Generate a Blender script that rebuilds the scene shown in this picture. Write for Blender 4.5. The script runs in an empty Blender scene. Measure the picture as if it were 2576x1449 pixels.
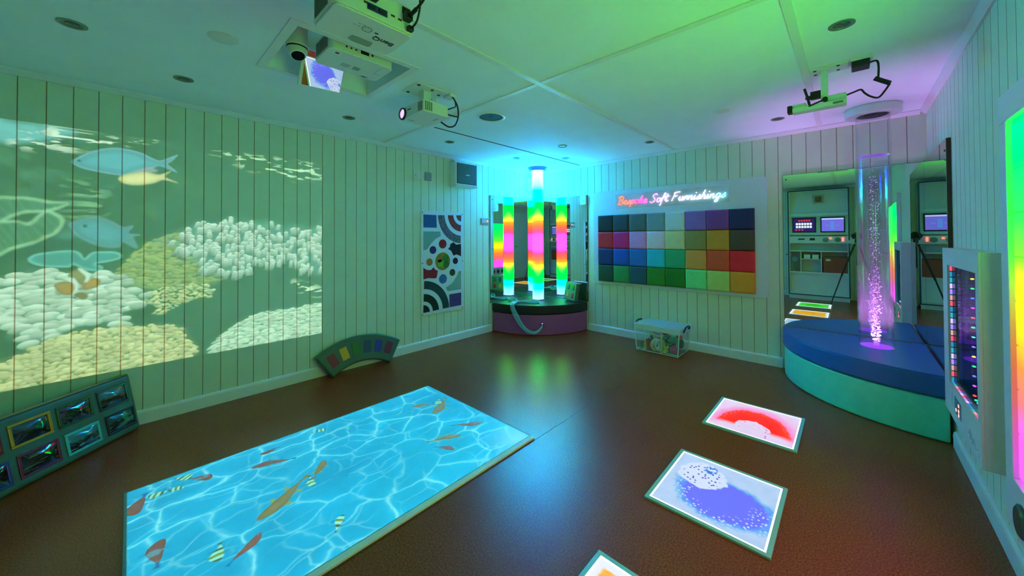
import bpy, bmesh, math, random
import numpy as np
from mathutils import Vector, Matrix, Euler

random.seed(7)
rng = np.random.default_rng(7)
scene = bpy.context.scene
col = scene.collection
R = math.radians
PI = math.pi

# ------------------------------------------------------------------ camera
W, L, CEIL = 4.05, 5.45, 2.285          # room: wall_right at x=W, wall_front at y=-L
cam_data = bpy.data.cameras.new('photo_camera')
cam = bpy.data.objects.new('photo_camera', cam_data)
col.objects.link(cam)
scene.camera = cam
RX = Vector((0.72901999, 0.68447236, -0.00523846))
UX = Vector((0.01245673, -0.00561489, 0.99990665))
FX = Vector((-0.68437905, 0.72901719, 0.01261966))
cam.matrix_world = Matrix(((RX.x, UX.x, -FX.x, 3.5933), (RX.y, UX.y, -FX.y, -4.3538),
                           (RX.z, UX.z, -FX.z, 1.2735), (0, 0, 0, 1)))
cam_data.sensor_width = 36.0
cam_data.lens = 905.36 * 36.0 / 2576.0
cam_data.shift_y = -137.87 / 2576.0
cam_data.clip_start = 0.02

# ------------------------------------------------------------------ world, exposure
world = bpy.data.worlds.new('room_world')
scene.world = world
world.use_nodes = True
world.node_tree.nodes['Background'].inputs[0].default_value = (0.0, 0.0, 0.0, 1)
vs = scene.view_settings
vs.view_transform = 'Standard'
vs.look = 'None'
vs.exposure = 1.22
vs.gamma = 1.0
vs.use_curve_mapping = False
scene.cycles.max_bounces = 10
scene.cycles.diffuse_bounces = 5
scene.cycles.glossy_bounces = 7
scene.cycles.transparent_max_bounces = 16
scene.cycles.sample_clamp_indirect = 4.0

# strengths of everything that gives off light
POOL_POWER = 226.0
REEF_POWER = 82.0
COLUMN_GLOW = 1.0
LADDER_GLOW = 1.0
BUBBLE_POWER = 155.0
TILE_GLOW = 0.45
NEON_GLOW = 1.3
SCREEN_GLOW = 0.6

# ------------------------------------------------------------------ materials
MATS = {}


def lin(c):
    """sRGB 0..255 to linear"""
    o = []
    for v in c[:3]:
        v = v / 255.0
        o.append(v / 12.92 if v <= 0.04045 else ((v + 0.055) / 1.055) ** 2.4)
    return tuple(o) + (1.0,)


def mat(name, c=None, rough=0.5, metal=0.0, spec=0.5, bump=0.0, bscale=60.0, vary=0.0, vscale=40.0, emit=None, estr=1.0, rgb=None):
    """principled material with procedural colour variation and bump"""
    if name in MATS:
        return MATS[name]
    m = bpy.data.materials.new(name)
    m.use_nodes = True
    nt = m.node_tree
    b = nt.nodes['Principled BSDF']
    base = (tuple(rgb) + (1.0,)) if rgb else lin(c)
    b.inputs['Base Color'].default_value = base
    b.inputs['Roughness'].default_value = rough
    b.inputs['Metallic'].default_value = metal
    b.inputs['Specular IOR Level'].default_value = spec
    if vary > 0 or bump > 0:
        tc = nt.nodes.new('ShaderNodeTexCoord')
    if vary > 0:
        nz = nt.nodes.new('ShaderNodeTexNoise')
        nz.inputs['Scale'].default_value = vscale
        nz.inputs['Detail'].default_value = 3
        nt.links.new(tc.outputs['Object'], nz.inputs['Vector'])
        rp = nt.nodes.new('ShaderNodeValToRGB')
        rp.color_ramp.elements[0].position = 0.3
        rp.color_ramp.elements[1].position = 0.7
        rp.color_ramp.elements[0].color = tuple(x * (1 - vary) for x in base[:3]) + (1,)
        rp.color_ramp.elements[1].color = tuple(min(1, x * (1 + vary)) for x in base[:3]) + (1,)
        nt.links.new(nz.outputs['Fac'], rp.inputs['Fac'])
        nt.links.new(rp.outputs['Color'], b.inputs['Base Color'])
    if bump > 0:
        n2 = nt.nodes.new('ShaderNodeTexNoise')
        n2.inputs['Scale'].default_value = bscale
        n2.inputs['Detail'].default_value = 2
        nt.links.new(tc.outputs['Object'], n2.inputs['Vector'])
        bp = nt.nodes.new('ShaderNodeBump')
        bp.inputs['Strength'].default_value = bump
        bp.inputs['Distance'].default_value = 0.004
        nt.links.new(n2.outputs['Fac'], bp.inputs['Height'])
        nt.links.new(bp.outputs['Normal'], b.inputs['Normal'])
    if emit is not None:
        b.inputs['Emission Color'].default_value = lin(emit)
        b.inputs['Emission Strength'].default_value = estr
    MATS[name] = m
    return m


def glow(name, c, strength, rgb=None):
    if name in MATS:
        return MATS[name]
    m = bpy.data.materials.new(name)
    m.use_nodes = True
    nt = m.node_tree
    nt.nodes.remove(nt.nodes['Principled BSDF'])
    e = nt.nodes.new('ShaderNodeEmission')
    e.inputs[0].default_value = (tuple(rgb) + (1.0,)) if rgb else lin(c)
    e.inputs[1].default_value = strength
    nt.links.new(e.outputs[0], nt.nodes['Material Output'].inputs[0])
    MATS[name] = m
    return m


def ramp_glow(name, axis, lo, hi, stops, strength):
    """emission whose colour runs along one object axis; stops are (position, linear rgb)"""
    if name in MATS:
        return MATS[name]
    m = bpy.data.materials.new(name)
    m.use_nodes = True
    nt = m.node_tree
    nt.nodes.remove(nt.nodes['Principled BSDF'])
    tc = nt.nodes.new('ShaderNodeTexCoord')
    sx = nt.nodes.new('ShaderNodeSeparateXYZ')
    nt.links.new(tc.outputs['Object'], sx.inputs[0])
    mr = nt.nodes.new('ShaderNodeMapRange')
    mr.inputs['From Min'].default_value = lo
    mr.inputs['From Max'].default_value = hi
    nt.links.new(sx.outputs['XYZ'.index(axis)], mr.inputs['Value'])
    rp = nt.nodes.new('ShaderNodeValToRGB')
    el = rp.color_ramp.elements
    while len(el) < len(stops):
        el.new(0.5)
    for i, (p, c) in enumerate(stops):
        el[i].position = p
    for i, (p, c) in enumerate(stops):
        el[i].color = tuple(c) + (1.0,)
    nt.links.new(mr.outputs[0], rp.inputs['Fac'])
    e = nt.nodes.new('ShaderNodeEmission')
    e.inputs[1].default_value = strength
    nt.links.new(rp.outputs['Color'], e.inputs[0])
    nt.links.new(e.outputs[0], nt.nodes['Material Output'].inputs[0])
    MATS[name] = m
    return m


def clear_plastic(name, c, clear=0.8, rough=0.15):
    """thin clear plastic: mostly see-through, some reflection, a little haze"""
    if name in MATS:
        return MATS[name]
    m = bpy.data.materials.new(name)
    m.use_nodes = True
    nt = m.node_tree
    b = nt.nodes['Principled BSDF']
    b.inputs['Base Color'].default_value = lin(c)
    b.inputs['Roughness'].default_value = rough
    t = nt.nodes.new('ShaderNodeBsdfTransparent')
    mx = nt.nodes.new('ShaderNodeMixShader')
    mx.inputs[0].default_value = clear
    nt.links.new(b.outputs[0], mx.inputs[1])
    nt.links.new(t.outputs[0], mx.inputs[2])
    nt.links.new(mx.outputs[0], nt.nodes['Material Output'].inputs[0])
    MATS[name] = m
    return m


def tube_acrylic(name, tint, gloss=0.9, haze=0.05):
    """clear acrylic wall: see-through with fresnel reflection and a little dusty haze"""
    if name in MATS:
        return MATS[name]
    m = bpy.data.materials.new(name)
    m.use_nodes = True
    nt = m.node_tree
    nt.nodes.remove(nt.nodes['Principled BSDF'])
    t = nt.nodes.new('ShaderNodeBsdfTransparent')
    t.inputs[0].default_value = tuple(tint) + (1,)
    h = nt.nodes.new('ShaderNodeBsdfTranslucent')
    h.inputs[0].default_value = (0.9, 0.9, 0.95, 1)
    m0 = nt.nodes.new('ShaderNodeMixShader')
    m0.inputs[0].default_value = haze
    nt.links.new(t.outputs[0], m0.inputs[1])
    nt.links.new(h.outputs[0], m0.inputs[2])
    g = nt.nodes.new('ShaderNodeBsdfGlossy')
    g.inputs['Roughness'].default_value = 0.03
    fr = nt.nodes.new('ShaderNodeLayerWeight')
    fr.inputs[0].default_value = 0.5
    pw = nt.nodes.new('ShaderNodeMath')
    pw.operation = 'POWER'
    pw.inputs[1].default_value = 3.5
    nt.links.new(fr.outputs['Facing'], pw.inputs[0])
    mu = nt.nodes.new('ShaderNodeMath')
    mu.operation = 'MULTIPLY_ADD'
    mu.inputs[1].default_value = gloss * 0.7
    mu.inputs[2].default_value = 0.04
    nt.links.new(pw.outputs[0], mu.inputs[0])
    mx = nt.nodes.new('ShaderNodeMixShader')
    nt.links.new(mu.outputs[0], mx.inputs[0])
    nt.links.new(m0.outputs[0], mx.inputs[1])
    nt.links.new(g.outputs[0], mx.inputs[2])
    nt.links.new(mx.outputs[0], nt.nodes['Material Output'].inputs[0])
    MATS[name] = m
    return m


def mirror_mat(name, c=(235, 240, 238), rough=0.0, part=None):
    """mirror; part = share that stays see-through (two-way mirror)"""
    if name in MATS:
        return MATS[name]
    m = bpy.data.materials.new(name)
    m.use_nodes = True
    nt = m.node_tree
    nt.nodes.remove(nt.nodes['Principled BSDF'])
    g = nt.nodes.new('ShaderNodeBsdfGlossy')
    g.inputs['Color'].default_value = lin(c)
    g.inputs['Roughness'].default_value = rough
    out = nt.nodes['Material Output']
    if part is None:
        nt.links.new(g.outputs[0], out.inputs[0])
    else:
        t = nt.nodes.new('ShaderNodeBsdfTransparent')
        mx = nt.nodes.new('ShaderNodeMixShader')
        mx.inputs[0].default_value = part
        nt.links.new(g.outputs[0], mx.inputs[1])
        nt.links.new(t.outputs[0], mx.inputs[2])
        nt.links.new(mx.outputs[0], out.inputs[0])
    MATS[name] = m
    return m


def picture(name, arr):
    """an image painted by code (rows bottom to top, linear rgb)"""
    h, w = arr.shape[:2]
    im = bpy.data.images.new(name, w, h, float_buffer=True, alpha=False)
    im.colorspace_settings.name = 'Linear Rec.709'
    a = np.ones((h, w, 4), np.float32)
    a[..., :3] = arr
    im.pixels.foreach_set(a.ravel())
    im.pack()
    return im


def picture_mat(name, im, axes, lo, hi, strength=1.0, lit=False, rough=0.3):
    """painted picture laid over an object by two of its own axes; lit = backlit"""
    if name in MATS:
        return MATS[name]
    m = bpy.data.materials.new(name)
    m.use_nodes = True
    nt = m.node_tree
    b = nt.nodes['Principled BSDF']
    tc = nt.nodes.new('ShaderNodeTexCoord')
    sx = nt.nodes.new('ShaderNodeSeparateXYZ')
    nt.links.new(tc.outputs['Object'], sx.inputs[0])
    cb = nt.nodes.new('ShaderNodeCombineXYZ')
    for i in (0, 1):
        mr = nt.nodes.new('ShaderNodeMapRange')
        mr.clamp = False
        mr.inputs['From Min'].default_value = lo[i]
        mr.inputs['From Max'].default_value = hi[i]
        nt.links.new(sx.outputs['XYZ'.index(axes[i])], mr.inputs['Value'])
        nt.links.new(mr.outputs[0], cb.inputs[i])
    ti = nt.nodes.new('ShaderNodeTexImage')
    ti.image = im
    ti.extension = 'EXTEND'
    nt.links.new(cb.outputs[0], ti.inputs[0])
    b.inputs['Roughness'].default_value = rough
    if lit:
        b.inputs['Base Color'].default_value = (0.02, 0.02, 0.02, 1)
        nt.links.new(ti.outputs[0], b.inputs['Emission Color'])
        b.inputs['Emission Strength'].default_value = strength
    else:
        nt.links.new(ti.outputs[0], b.inputs['Base Color'])
    MATS[name] = m
    return m


# ------------------------------------------------------------------ mesh building
class MB:
    def __init__(self):
        self.v, self.f, self.mi = [], [], []

    def add(self, vs_, fs, mi=0, M=None):
        o = len(self.v)
        for p in vs_:
            p = Vector(p)
            self.v.append(M @ p if M is not None else p)
        for q in fs:
            self.f.append(tuple(i + o for i in q))
            self.mi.append(mi)
        return self

    def box(self, lo, hi, mi=0, M=None):
        x0, y0, z0 = lo
        x1, y1, z1 = hi
        v = [(x0, y0, z0), (x1, y0, z0), (x1, y1, z0), (x0, y1, z0), (x0, y0, z1), (x1, y0, z1), (x1, y1, z1), (x0, y1, z1)]
        return self.add(v, [(0, 3, 2, 1), (4, 5, 6, 7), (0, 1, 5, 4), (1, 2, 6, 5), (2, 3, 7, 6), (3, 0, 4, 7)], mi, M)

    def prism(self, poly, d0, d1, axis='z', mi=0, M=None):
        """polygon (2d, ccw) pushed along an axis: z: (x,y), y: (x,z), x: (y,z)"""
        n = len(poly)

        def at(p, d):
            return (p[0], p[1], d) if axis == 'z' else (p[0], d, p[1]) if axis == 'y' else (d, p[0], p[1])
        v = [at(p, d0) for p in poly] + [at(p, d1) for p in poly]
        f = [tuple(range(n - 1, -1, -1)), tuple(range(n, 2 * n))] + [(i, (i + 1) % n, n + (i + 1) % n, n + i) for i in range(n)]
        return self.add(v, f, mi, M)

    def lathe(self, prof, n=32, mi=0, M=None, close=False):
        """profile (r,z) turned about z"""
        v, f = [], []
        for (r, z) in prof:
            for k in range(n):
                a = 2 * PI * k / n
                v.append((r * math.cos(a), r * math.sin(a), z))
        m = len(prof)
        rng_ = m if close else m - 1
        for i in range(rng_):
            j = (i + 1) % m
            for k in range(n):
                k2 = (k + 1) % n
                f.append((i * n + k, i * n + k2, j * n + k2, j * n + k))
        if not close:
            if prof[0][0] > 1e-6:
                f.append(tuple(range(n - 1, -1, -1)))
            if prof[-1][0] > 1e-6:
                f.append(tuple((m - 1) * n + k for k in range(n)))
        return self.add(v, f, mi, M)

    def tube(self, pts, r, n=8, mi=0, M=None, r1=None):
        """round tube through points"""
        pts = [Vector(p) for p in pts]
        v, f = [], []
        ref = Vector((0.13, 0.31, 0.94))
        for i, p in enumerate(pts):
            t = (pts[min(i + 1, len(pts) - 1)] - pts[max(i - 1, 0)])
            if t.length < 1e-9:
                t = Vector((0, 0, 1))
            t.normalize()
            a = t.cross(ref)
            if a.length < 1e-3:
                a = t.cross(Vector((1, 0, 0)))
            a.normalize()
            b = t.cross(a)
            ri = r if r1 is None else r + (r1 - r) * i / (len(pts) - 1)
            for k in range(n):
                q = 2 * PI * k / n
                v.append(p + a * (ri * math.cos(q)) + b * (ri * math.sin(q)))
        for i in range(len(pts) - 1):
            for k in range(n):
                k2 = (k + 1) % n
                f.append((i * n + k, i * n + k2, (i + 1) * n + k2, (i + 1) * n + k))
        f.append(tuple(range(n - 1, -1, -1)))
        f.append(tuple((len(pts) - 1) * n + k for k in range(n)))
        return self.add(v, f, mi, M)

    def ball(self, c, r, n=12, m=8, mi=0, M=None):
        c = Vector(c)
        rr = r if isinstance(r, (tuple, list)) else (r, r, r)
        v = [c + Vector((0, 0, rr[2]))]
        for i in range(1, m):
            a = PI * i / m
            for k in range(n):
                b = 2 * PI * k / n
                v.append(c + Vector((rr[0] * math.sin(a) * math.cos(b), rr[1] * math.sin(a) * math.sin(b), rr[2] * math.cos(a))))
        v.append(c - Vector((0, 0, rr[2])))
        f = [(0, 1 + k, 1 + (k + 1) % n) for k in range(n)]
        for i in range(m - 2):
            for k in range(n):
                a, b = 1 + i * n + k, 1 + i * n + (k + 1) % n
                f.append((a, a + n, b + n, b))
        e = len(v) - 1
        s = 1 + (m - 2) * n
        f += [(e, s + (k + 1) % n, s + k) for k in range(n)]
        return self.add(v, f, mi, M)

    def pillow(self, w, h, d, bulge=0.012, n=10, mi=0, M=None, edge=0.14):
        """padded slab: x 0..w, z 0..h, front face at y=-d (soft edges, slight bulge), back at y=0"""
        v, f = [], []

        def prof(t):
            q = min(t, 1 - t) / edge
            return 1.0 if q >= 1 else math.sqrt(max(0.0, 1 - (1 - q) ** 2))
        us = sorted(set([0, .01, .03, .06, .1, .2, .35, .5, .65, .8, .9, .94, .97, .99, 1]))
        k = len(us)
        for b in us:
            for a in us:
                e = prof(a) * prof(b)
                ed = min(min(a, 1 - a) * w, min(b, 1 - b) * h)
                soft = 1.0 if ed > 0.012 else math.sqrt(max(0, 1 - (1 - ed / 0.012) ** 2))
                v.append((a * w, -(d - 0.012 - bulge) - 0.012 * soft - bulge * e, b * h))
        for j in range(k - 1):
            for i in range(k - 1):
                f.append((j * k + i, j * k + i + 1, (j + 1) * k + i + 1, (j + 1) * k + i))
        o = len(v)
        ring = [i for i in range(k)] + [j * k + k - 1 for j in range(1, k)] + [(k - 1) * k + i for i in range(k - 2, -1, -1)] + [j * k for j in range(k - 2, 0, -1)]
        for i in ring:
            v.append((v[i][0], 0, v[i][2]))
        n_ = len(ring)
        for i in range(n_):
            j = (i + 1) % n_
            f.append((ring[i], o + i, o + j, ring[j]))
        f.append(tuple(o + i for i in range(n_)))
        return self.add(v, f, mi, M)

    def build(self, name, mats, parent=None, smooth=False, bevel=0.0, seg=2, angle=40):
        me = bpy.data.meshes.new(name)
        me.from_pydata([tuple(p) for p in self.v], [], self.f)
        if not isinstance(mats, (list, tuple)):
            mats = [mats]
        for m in mats:
            me.materials.append(m)
        if len(mats) > 1:
            me.polygons.foreach_set('material_index', self.mi)
        bm = bmesh.new()
        bm.from_mesh(me)
        bmesh.ops.recalc_face_normals(bm, faces=bm.faces)
        bm.to_mesh(me)
        bm.free()
        if smooth:
            me.polygons.foreach_set('use_smooth', [True] * len(me.polygons))
            me.set_sharp_from_angle(angle=R(angle))
        me.update()
        o = bpy.data.objects.new(name, me)
        col.objects.link(o)
        if bevel > 0:
            md = o.modifiers.new('soft_edges', 'BEVEL')
            md.width = bevel
            md.segments = seg
            md.limit_method = 'ANGLE'
            md.angle_limit = R(35)
        if parent is not None:
            o.parent = parent
            o.matrix_parent_inverse = WORLD[parent.name].inverted()
        WORLD[o.name] = Matrix.Identity(4)
        return o


WORLD = {}


def tag(o, label=None, cat=None, group=None, kind=None):
    if label:
        o['label'] = label
    if cat:
        o['category'] = cat
    if group:
        o['group'] = group
    if kind:
        o['kind'] = kind
    return o


def thing(name, label, cat, loc=(0, 0, 0), group=None, M=None):
    """an Empty at the thing's base; its parts are built in world coordinates and parented to it"""
    o = bpy.data.objects.new(name, None)
    o.empty_display_size = 0.1
    col.objects.link(o)
    m = M if M is not None else Matrix.Translation(loc)
    o.matrix_world = m
    WORLD[o.name] = m.copy()
    return tag(o, label, cat, group)


def struct(o):
    o['kind'] = 'structure'
    return o


def duplicate(root, shift, label, group=None):
    """copy of a thing with copies of its parts and sub-parts, moved by a vector"""
    c = root.copy()
    col.objects.link(c)
    c.location = root.location + Vector(shift)
    c['label'] = label
    if group:
        c['group'] = group

    def kids(src, dst):
        for ch in [x for x in bpy.data.objects if x.parent == src]:
            d = ch.copy()
            col.objects.link(d)
            d.parent = dst
            kids(ch, d)
    kids(root, c)
    return c


def frame_matrix(o, x, y, z):
    x, y, z, o = Vector(x), Vector(y), Vector(z), Vector(o)
    return Matrix(((x.x, y.x, z.x, o.x), (x.y, y.y, z.y, o.y), (x.z, y.z, z.z, o.z), (0, 0, 0, 1)))


def smooth_path(pts, k=6):
    """Catmull-Rom through points"""
    P = [Vector(p) for p in pts]
    out = []
    for i in range(len(P) - 1):
        a, b, c, d = P[max(i - 1, 0)], P[i], P[i + 1], P[min(i + 2, len(P) - 1)]
        for j in range(k):
            t = j / k
            out.append(0.5 * ((2 * b) + (c - a) * t + (2 * a - 5 * b + 4 * c - d) * t * t + (3 * b - a - 3 * c + d) * t ** 3))
    out.append(P[-1])
    return out


def rounded(x0, y0, x1, y1, r, n=5):
    out = []
    for cx, cy, a0 in ((x1 - r, y1 - r, 0), (x0 + r, y1 - r, 90), (x0 + r, y0 + r, 180), (x1 - r, y0 + r, 270)):
        for k in range(n + 1):
            a = R(a0 + 90 * k / n)
            out.append((cx + r * math.cos(a), cy + r * math.sin(a)))
    return out

# outlines of the filmed reef (metres along and up the left wall) and of the pool fish (metres on the floor)
WALL_SHAPES = {'fish_a': [(-4.603, 1.768), (-4.583, 1.797), (-4.52, 1.851), (-4.419, 1.892), (-4.311, 1.882), (-4.245, 1.851), (-4.206, 1.837), (-4.157, 1.865), (-4.111, 1.894), (-4.141, 1.846), (-4.165, 1.819), (-4.136, 1.792), (-4.115, 1.766), (-4.156, 1.781), (-4.206, 1.799), (-4.255, 1.772), (-4.329, 1.738), (-4.383, 1.709), (-4.418, 1.711), (-4.519, 1.724), (-4.575, 1.741)],
'fish_b': [(-4.405, 1.687), (-4.374, 1.717), (-4.329, 1.735), (-4.273, 1.749), (-4.206, 1.738), (-4.146, 1.77), (-4.176, 1.725), (-4.11, 1.69), (-4.186, 1.701), (-4.235, 1.673), (-4.31, 1.651), (-4.374, 1.654)],
'fish_b_fin': [(-4.329, 1.735), (-4.292, 1.77), (-4.245, 1.784), (-4.221, 1.756)],
'fish_c': [(-4.611, 1.365), (-4.596, 1.386), (-4.565, 1.405), (-4.501, 1.421), (-4.442, 1.401), (-4.381, 1.357), (-4.336, 1.367), (-4.358, 1.318), (-4.304, 1.305), (-4.336, 1.292), (-4.315, 1.216), (-4.38, 1.259), (-4.398, 1.227), (-4.449, 1.224), (-4.5, 1.242), (-4.54, 1.267), (-4.58, 1.304)],
'fish_c_fin': [(-4.649, 1.298), (-4.596, 1.323), (-4.58, 1.298), (-4.611, 1.286)],
'plate_blue': [(-4.767, 1.16), (-4.742, 1.188), (-4.7, 1.198), (-4.656, 1.206), (-4.595, 1.207), (-4.564, 1.188), (-4.548, 1.156), (-4.516, 1.192), (-4.466, 1.197), (-4.415, 1.193), (-4.384, 1.168), (-4.397, 1.143), (-4.449, 1.126), (-4.499, 1.116), (-4.47, 1.096), (-4.482, 1.069), (-4.547, 1.082), (-4.594, 1.116), (-4.61, 1.102), (-4.692, 1.107), (-4.749, 1.131)],
'clown1': [(-4.669, 0.99), (-4.654, 1.008), (-4.624, 1.015), (-4.586, 0.999), (-4.574, 0.968), (-4.586, 0.938), (-4.616, 0.924), (-4.647, 0.94)],
'clown2': [(-4.613, 1.056), (-4.594, 1.079), (-4.563, 1.083), (-4.539, 1.051), (-4.547, 1.008), (-4.558, 0.984), (-4.578, 1.005), (-4.602, 1.031)],
'clown3': [(-4.558, 0.978), (-4.547, 1.014), (-4.515, 1.026), (-4.486, 1.019), (-4.48, 0.989), (-4.498, 0.966), (-4.538, 0.949), (-4.554, 0.953)],
'clown4': [(-4.589, 0.927), (-4.562, 0.936), (-4.532, 0.92), (-4.538, 0.896), (-4.558, 0.89)],
'clown_w1': [(-4.632, 1.031), (-4.594, 1.033), (-4.577, 1.005), (-4.572, 0.967), (-4.582, 0.938), (-4.595, 0.933), (-4.587, 0.969), (-4.598, 1.004)],
'clown_w2': [(-4.575, 1.088), (-4.555, 1.086), (-4.527, 1.05), (-4.529, 1.013), (-4.547, 1.002), (-4.542, 1.036)],
'mound': [(-4.418, 1.035), (-4.371, 1.103), (-4.326, 1.173), (-4.271, 1.231), (-4.213, 1.278), (-4.154, 1.301), (-4.103, 1.312), (-4.061, 1.255), (-4.028, 1.197), (-3.995, 1.081), (-3.928, 1.032), (-3.858, 0.967), (-3.939, 0.916), (-4.038, 0.89), (-4.132, 0.9), (-4.231, 0.925), (-4.325, 0.955), (-4.379, 0.999)],
'stag': [(-4.098, 1.333), (-4.029, 1.37), (-3.986, 1.412), (-3.906, 1.39), (-3.848, 1.411), (-3.794, 1.448), (-3.751, 1.406), (-3.674, 1.424), (-3.608, 1.41), (-3.54, 1.428), (-3.426, 1.373), (-3.337, 1.404), (-3.259, 1.367), (-3.179, 1.377), (-3.116, 1.388), (-3.116, 0.972), (-3.305, 1.002), (-3.396, 1.088), (-3.483, 1.051), (-3.553, 1.055), (-3.634, 1.075), (-3.686, 1.019), (-3.858, 0.994), (-3.951, 1.027), (-3.973, 1.079), (-4.017, 1.125), (-4.071, 1.192), (-4.184, 1.264), (-4.134, 1.273), (-4.082, 1.241), (-4.045, 1.277)],
'bubble': [(-4.882, 1.039), (-4.83, 1.053), (-4.797, 1.071), (-4.728, 1.089), (-4.64, 1.068), (-4.563, 1.052), (-4.448, 1.059), (-4.379, 1.015), (-4.325, 0.955), (-4.267, 0.882), (-4.278, 0.81), (-4.378, 0.791), (-4.349, 0.715), (-4.377, 0.69), (-4.446, 0.71), (-4.513, 0.722), (-4.615, 0.695), (-4.71, 0.655), (-4.752, 0.63), (-4.794, 0.679), (-4.828, 0.714), (-4.821, 0.769), (-4.88, 0.801)],
'cream': [(-4.878, 0.548), (-4.82, 0.578), (-4.759, 0.62), (-4.71, 0.644), (-4.652, 0.678), (-4.576, 0.687), (-4.512, 0.688), (-4.446, 0.681), (-4.377, 0.694), (-4.323, 0.665), (-4.268, 0.67), (-4.131, 0.645), (-4.068, 0.596), (-4.041, 0.527), (-4.001, 0.446), (-4.025, 0.402), (-4.099, 0.385), (-4.494, 0.36), (-4.877, 0.361)],
'small_a': [(-4.287, 0.882), (-4.231, 0.911), (-4.172, 0.932), (-4.08, 0.937), (-3.972, 0.936), (-3.899, 0.882), (-3.916, 0.832), (-4.027, 0.817), (-4.09, 0.79), (-4.201, 0.735), (-4.23, 0.755), (-4.211, 0.793), (-4.268, 0.822)],
'right_low': [(-3.931, 0.416), (-3.903, 0.475), (-3.856, 0.518), (-3.797, 0.566), (-3.723, 0.615), (-3.633, 0.647), (-3.538, 0.664), (-3.305, 0.663), (-3.112, 0.662), (-3.112, 0.376), (-3.335, 0.379), (-3.537, 0.385), (-3.734, 0.385), (-3.914, 0.394)],
'right_mid': [(-3.359, 0.908), (-3.274, 0.883), (-3.178, 0.847), (-3.112, 0.796), (-3.112, 0.733), (-3.243, 0.767), (-3.351, 0.831)],
'top_left': [(-4.889, 1.975), (-4.81, 1.973), (-4.712, 1.979), (-4.608, 1.974), (-4.6, 1.945), (-4.697, 1.89), (-4.789, 1.855), (-4.888, 1.853)],
'streak_l': [(-4.829, 1.853), (-4.748, 1.95), (-4.615, 1.973), (-4.487, 1.956), (-4.312, 1.958), (-4.236, 1.98), (-4.419, 1.905), (-4.52, 1.874), (-4.637, 1.823), (-4.689, 1.832), (-4.789, 1.826)],
'streak_r': [(-3.943, 1.963), (-3.74, 1.959), (-3.514, 1.964), (-3.307, 1.97), (-3.114, 1.946), (-3.114, 1.837), (-3.307, 1.798), (-3.499, 1.801), (-3.689, 1.849), (-3.897, 1.933)],
'plate_l1': [(-4.885, 1.514), (-4.814, 1.528), (-4.766, 1.529), (-4.68, 1.512), (-4.616, 1.504), (-4.68, 1.453), (-4.73, 1.444), (-4.786, 1.436), (-4.833, 1.405), (-4.884, 1.376)],
'plate_l2': [(-4.884, 1.365), (-4.813, 1.389), (-4.765, 1.379), (-4.701, 1.452), (-4.635, 1.407), (-4.657, 1.322), (-4.7, 1.287), (-4.75, 1.252), (-4.825, 1.219), (-4.883, 1.188)],
'tex_mid': [(-4.613, 1.626), (-4.518, 1.648), (-4.451, 1.566), (-4.468, 1.438), (-4.565, 1.397), (-4.62, 1.456)]}
POOL_FISH = [('o', 1.64, -3.95, 1.474, -3.686, 0.045),
('o', 1.391, -3.586, 1.528, -3.681, 0.028),
('o', 1.394, -2.845, 1.261, -2.626, 0.045),
('o', 1.195, -2.899, 1.257, -2.758, 0.03),
('o', 1.764, -2.895, 1.661, -3.08, 0.03),
('r', 1.187, -4.326, 1.02, -4.302, 0.055),
('r', 1.466, -4.251, 1.636, -4.285, 0.05),
('r', 1.731, -3.959, 1.833, -4.083, 0.035),
('r', 1.122, -4.051, 1.024, -4.126, 0.045),
('r', 1.175, -3.883, 1.24, -3.683, 0.04),
('r', 1.057, -3.82, 1.063, -3.718, 0.03),
('r', 1.741, -2.688, 1.632, -2.865, 0.04),
('r', 1.855, -3.02, 1.744, -3.071, 0.035),
('s', 1.771, -4.105, 1.668, -4.092, 0.03),
('s', 1.889, -3.675, 1.963, -3.744, 0.022),
('s', 1.581, -3.699, 1.48, -3.694, 0.025),
('s', 1.064, -4.28, 1.091, -4.204, 0.03),
('s', 1.091, -4.204, 1.104, -4.142, 0.025),
('s', 1.039, -4.124, 0.975, -4.175, 0.03),
('s', 1.306, -2.732, 1.213, -2.682, 0.03),
('s', 1.05, -3.452, 1.025, -3.53, 0.025)]
FISH_EYES = [(-4.575, 1.781, 0.010), (-4.369, 1.688, 0.006), (-4.547, 1.363, 0.012)]

# ------------------------------------------------------------------ painted pictures for the two projectors
WALLPIC = (-5.05, 0.395, -3.12, 1.985)      # y0, z0, y1, z1 on wall_left
POOLPIC = (0.950, -4.352, 2.088, -2.598)     # x0, y0, x1, y1 on the floor mat


def grid(x0, y0, x1, y1, w, h):
    xs = x0 + (np.arange(w) + 0.5) / w * (x1 - x0)
    ys = y0 + (np.arange(h) + 0.5) / h * (y1 - y0)
    return np.meshgrid(xs, ys)


def hash2(ix, iy, s):
    n = (ix.astype(np.int64) * 374761393 + iy.astype(np.int64) * 668265263 + s * 974634777) & 0xffffffff
    n = ((n ^ (n >> 13)) * 1274126177) & 0xffffffff
    return ((n ^ (n >> 16)) & 0xffff) / 65535.0


def vnoise(x, y, s=0):
    ix, iy = np.floor(x), np.floor(y)
    fx, fy = x - ix, y - iy
    fx, fy = fx * fx * (3 - 2 * fx), fy * fy * (3 - 2 * fy)
    a, b = hash2(ix, iy, s), hash2(ix + 1, iy, s)
    c, d = hash2(ix, iy + 1, s), hash2(ix + 1, iy + 1, s)
    return (a * (1 - fx) + b * fx) * (1 - fy) + (c * (1 - fx) + d * fx) * fy


def fbm(x, y, s=0, o=4):
    t, a, n = 0, 0.5, 0
    for i in range(o):
        t = t + a * vnoise(x * 2 ** i, y * 2 ** i, s + i)
        n += a
        a *= 0.5
    return t / n


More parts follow.
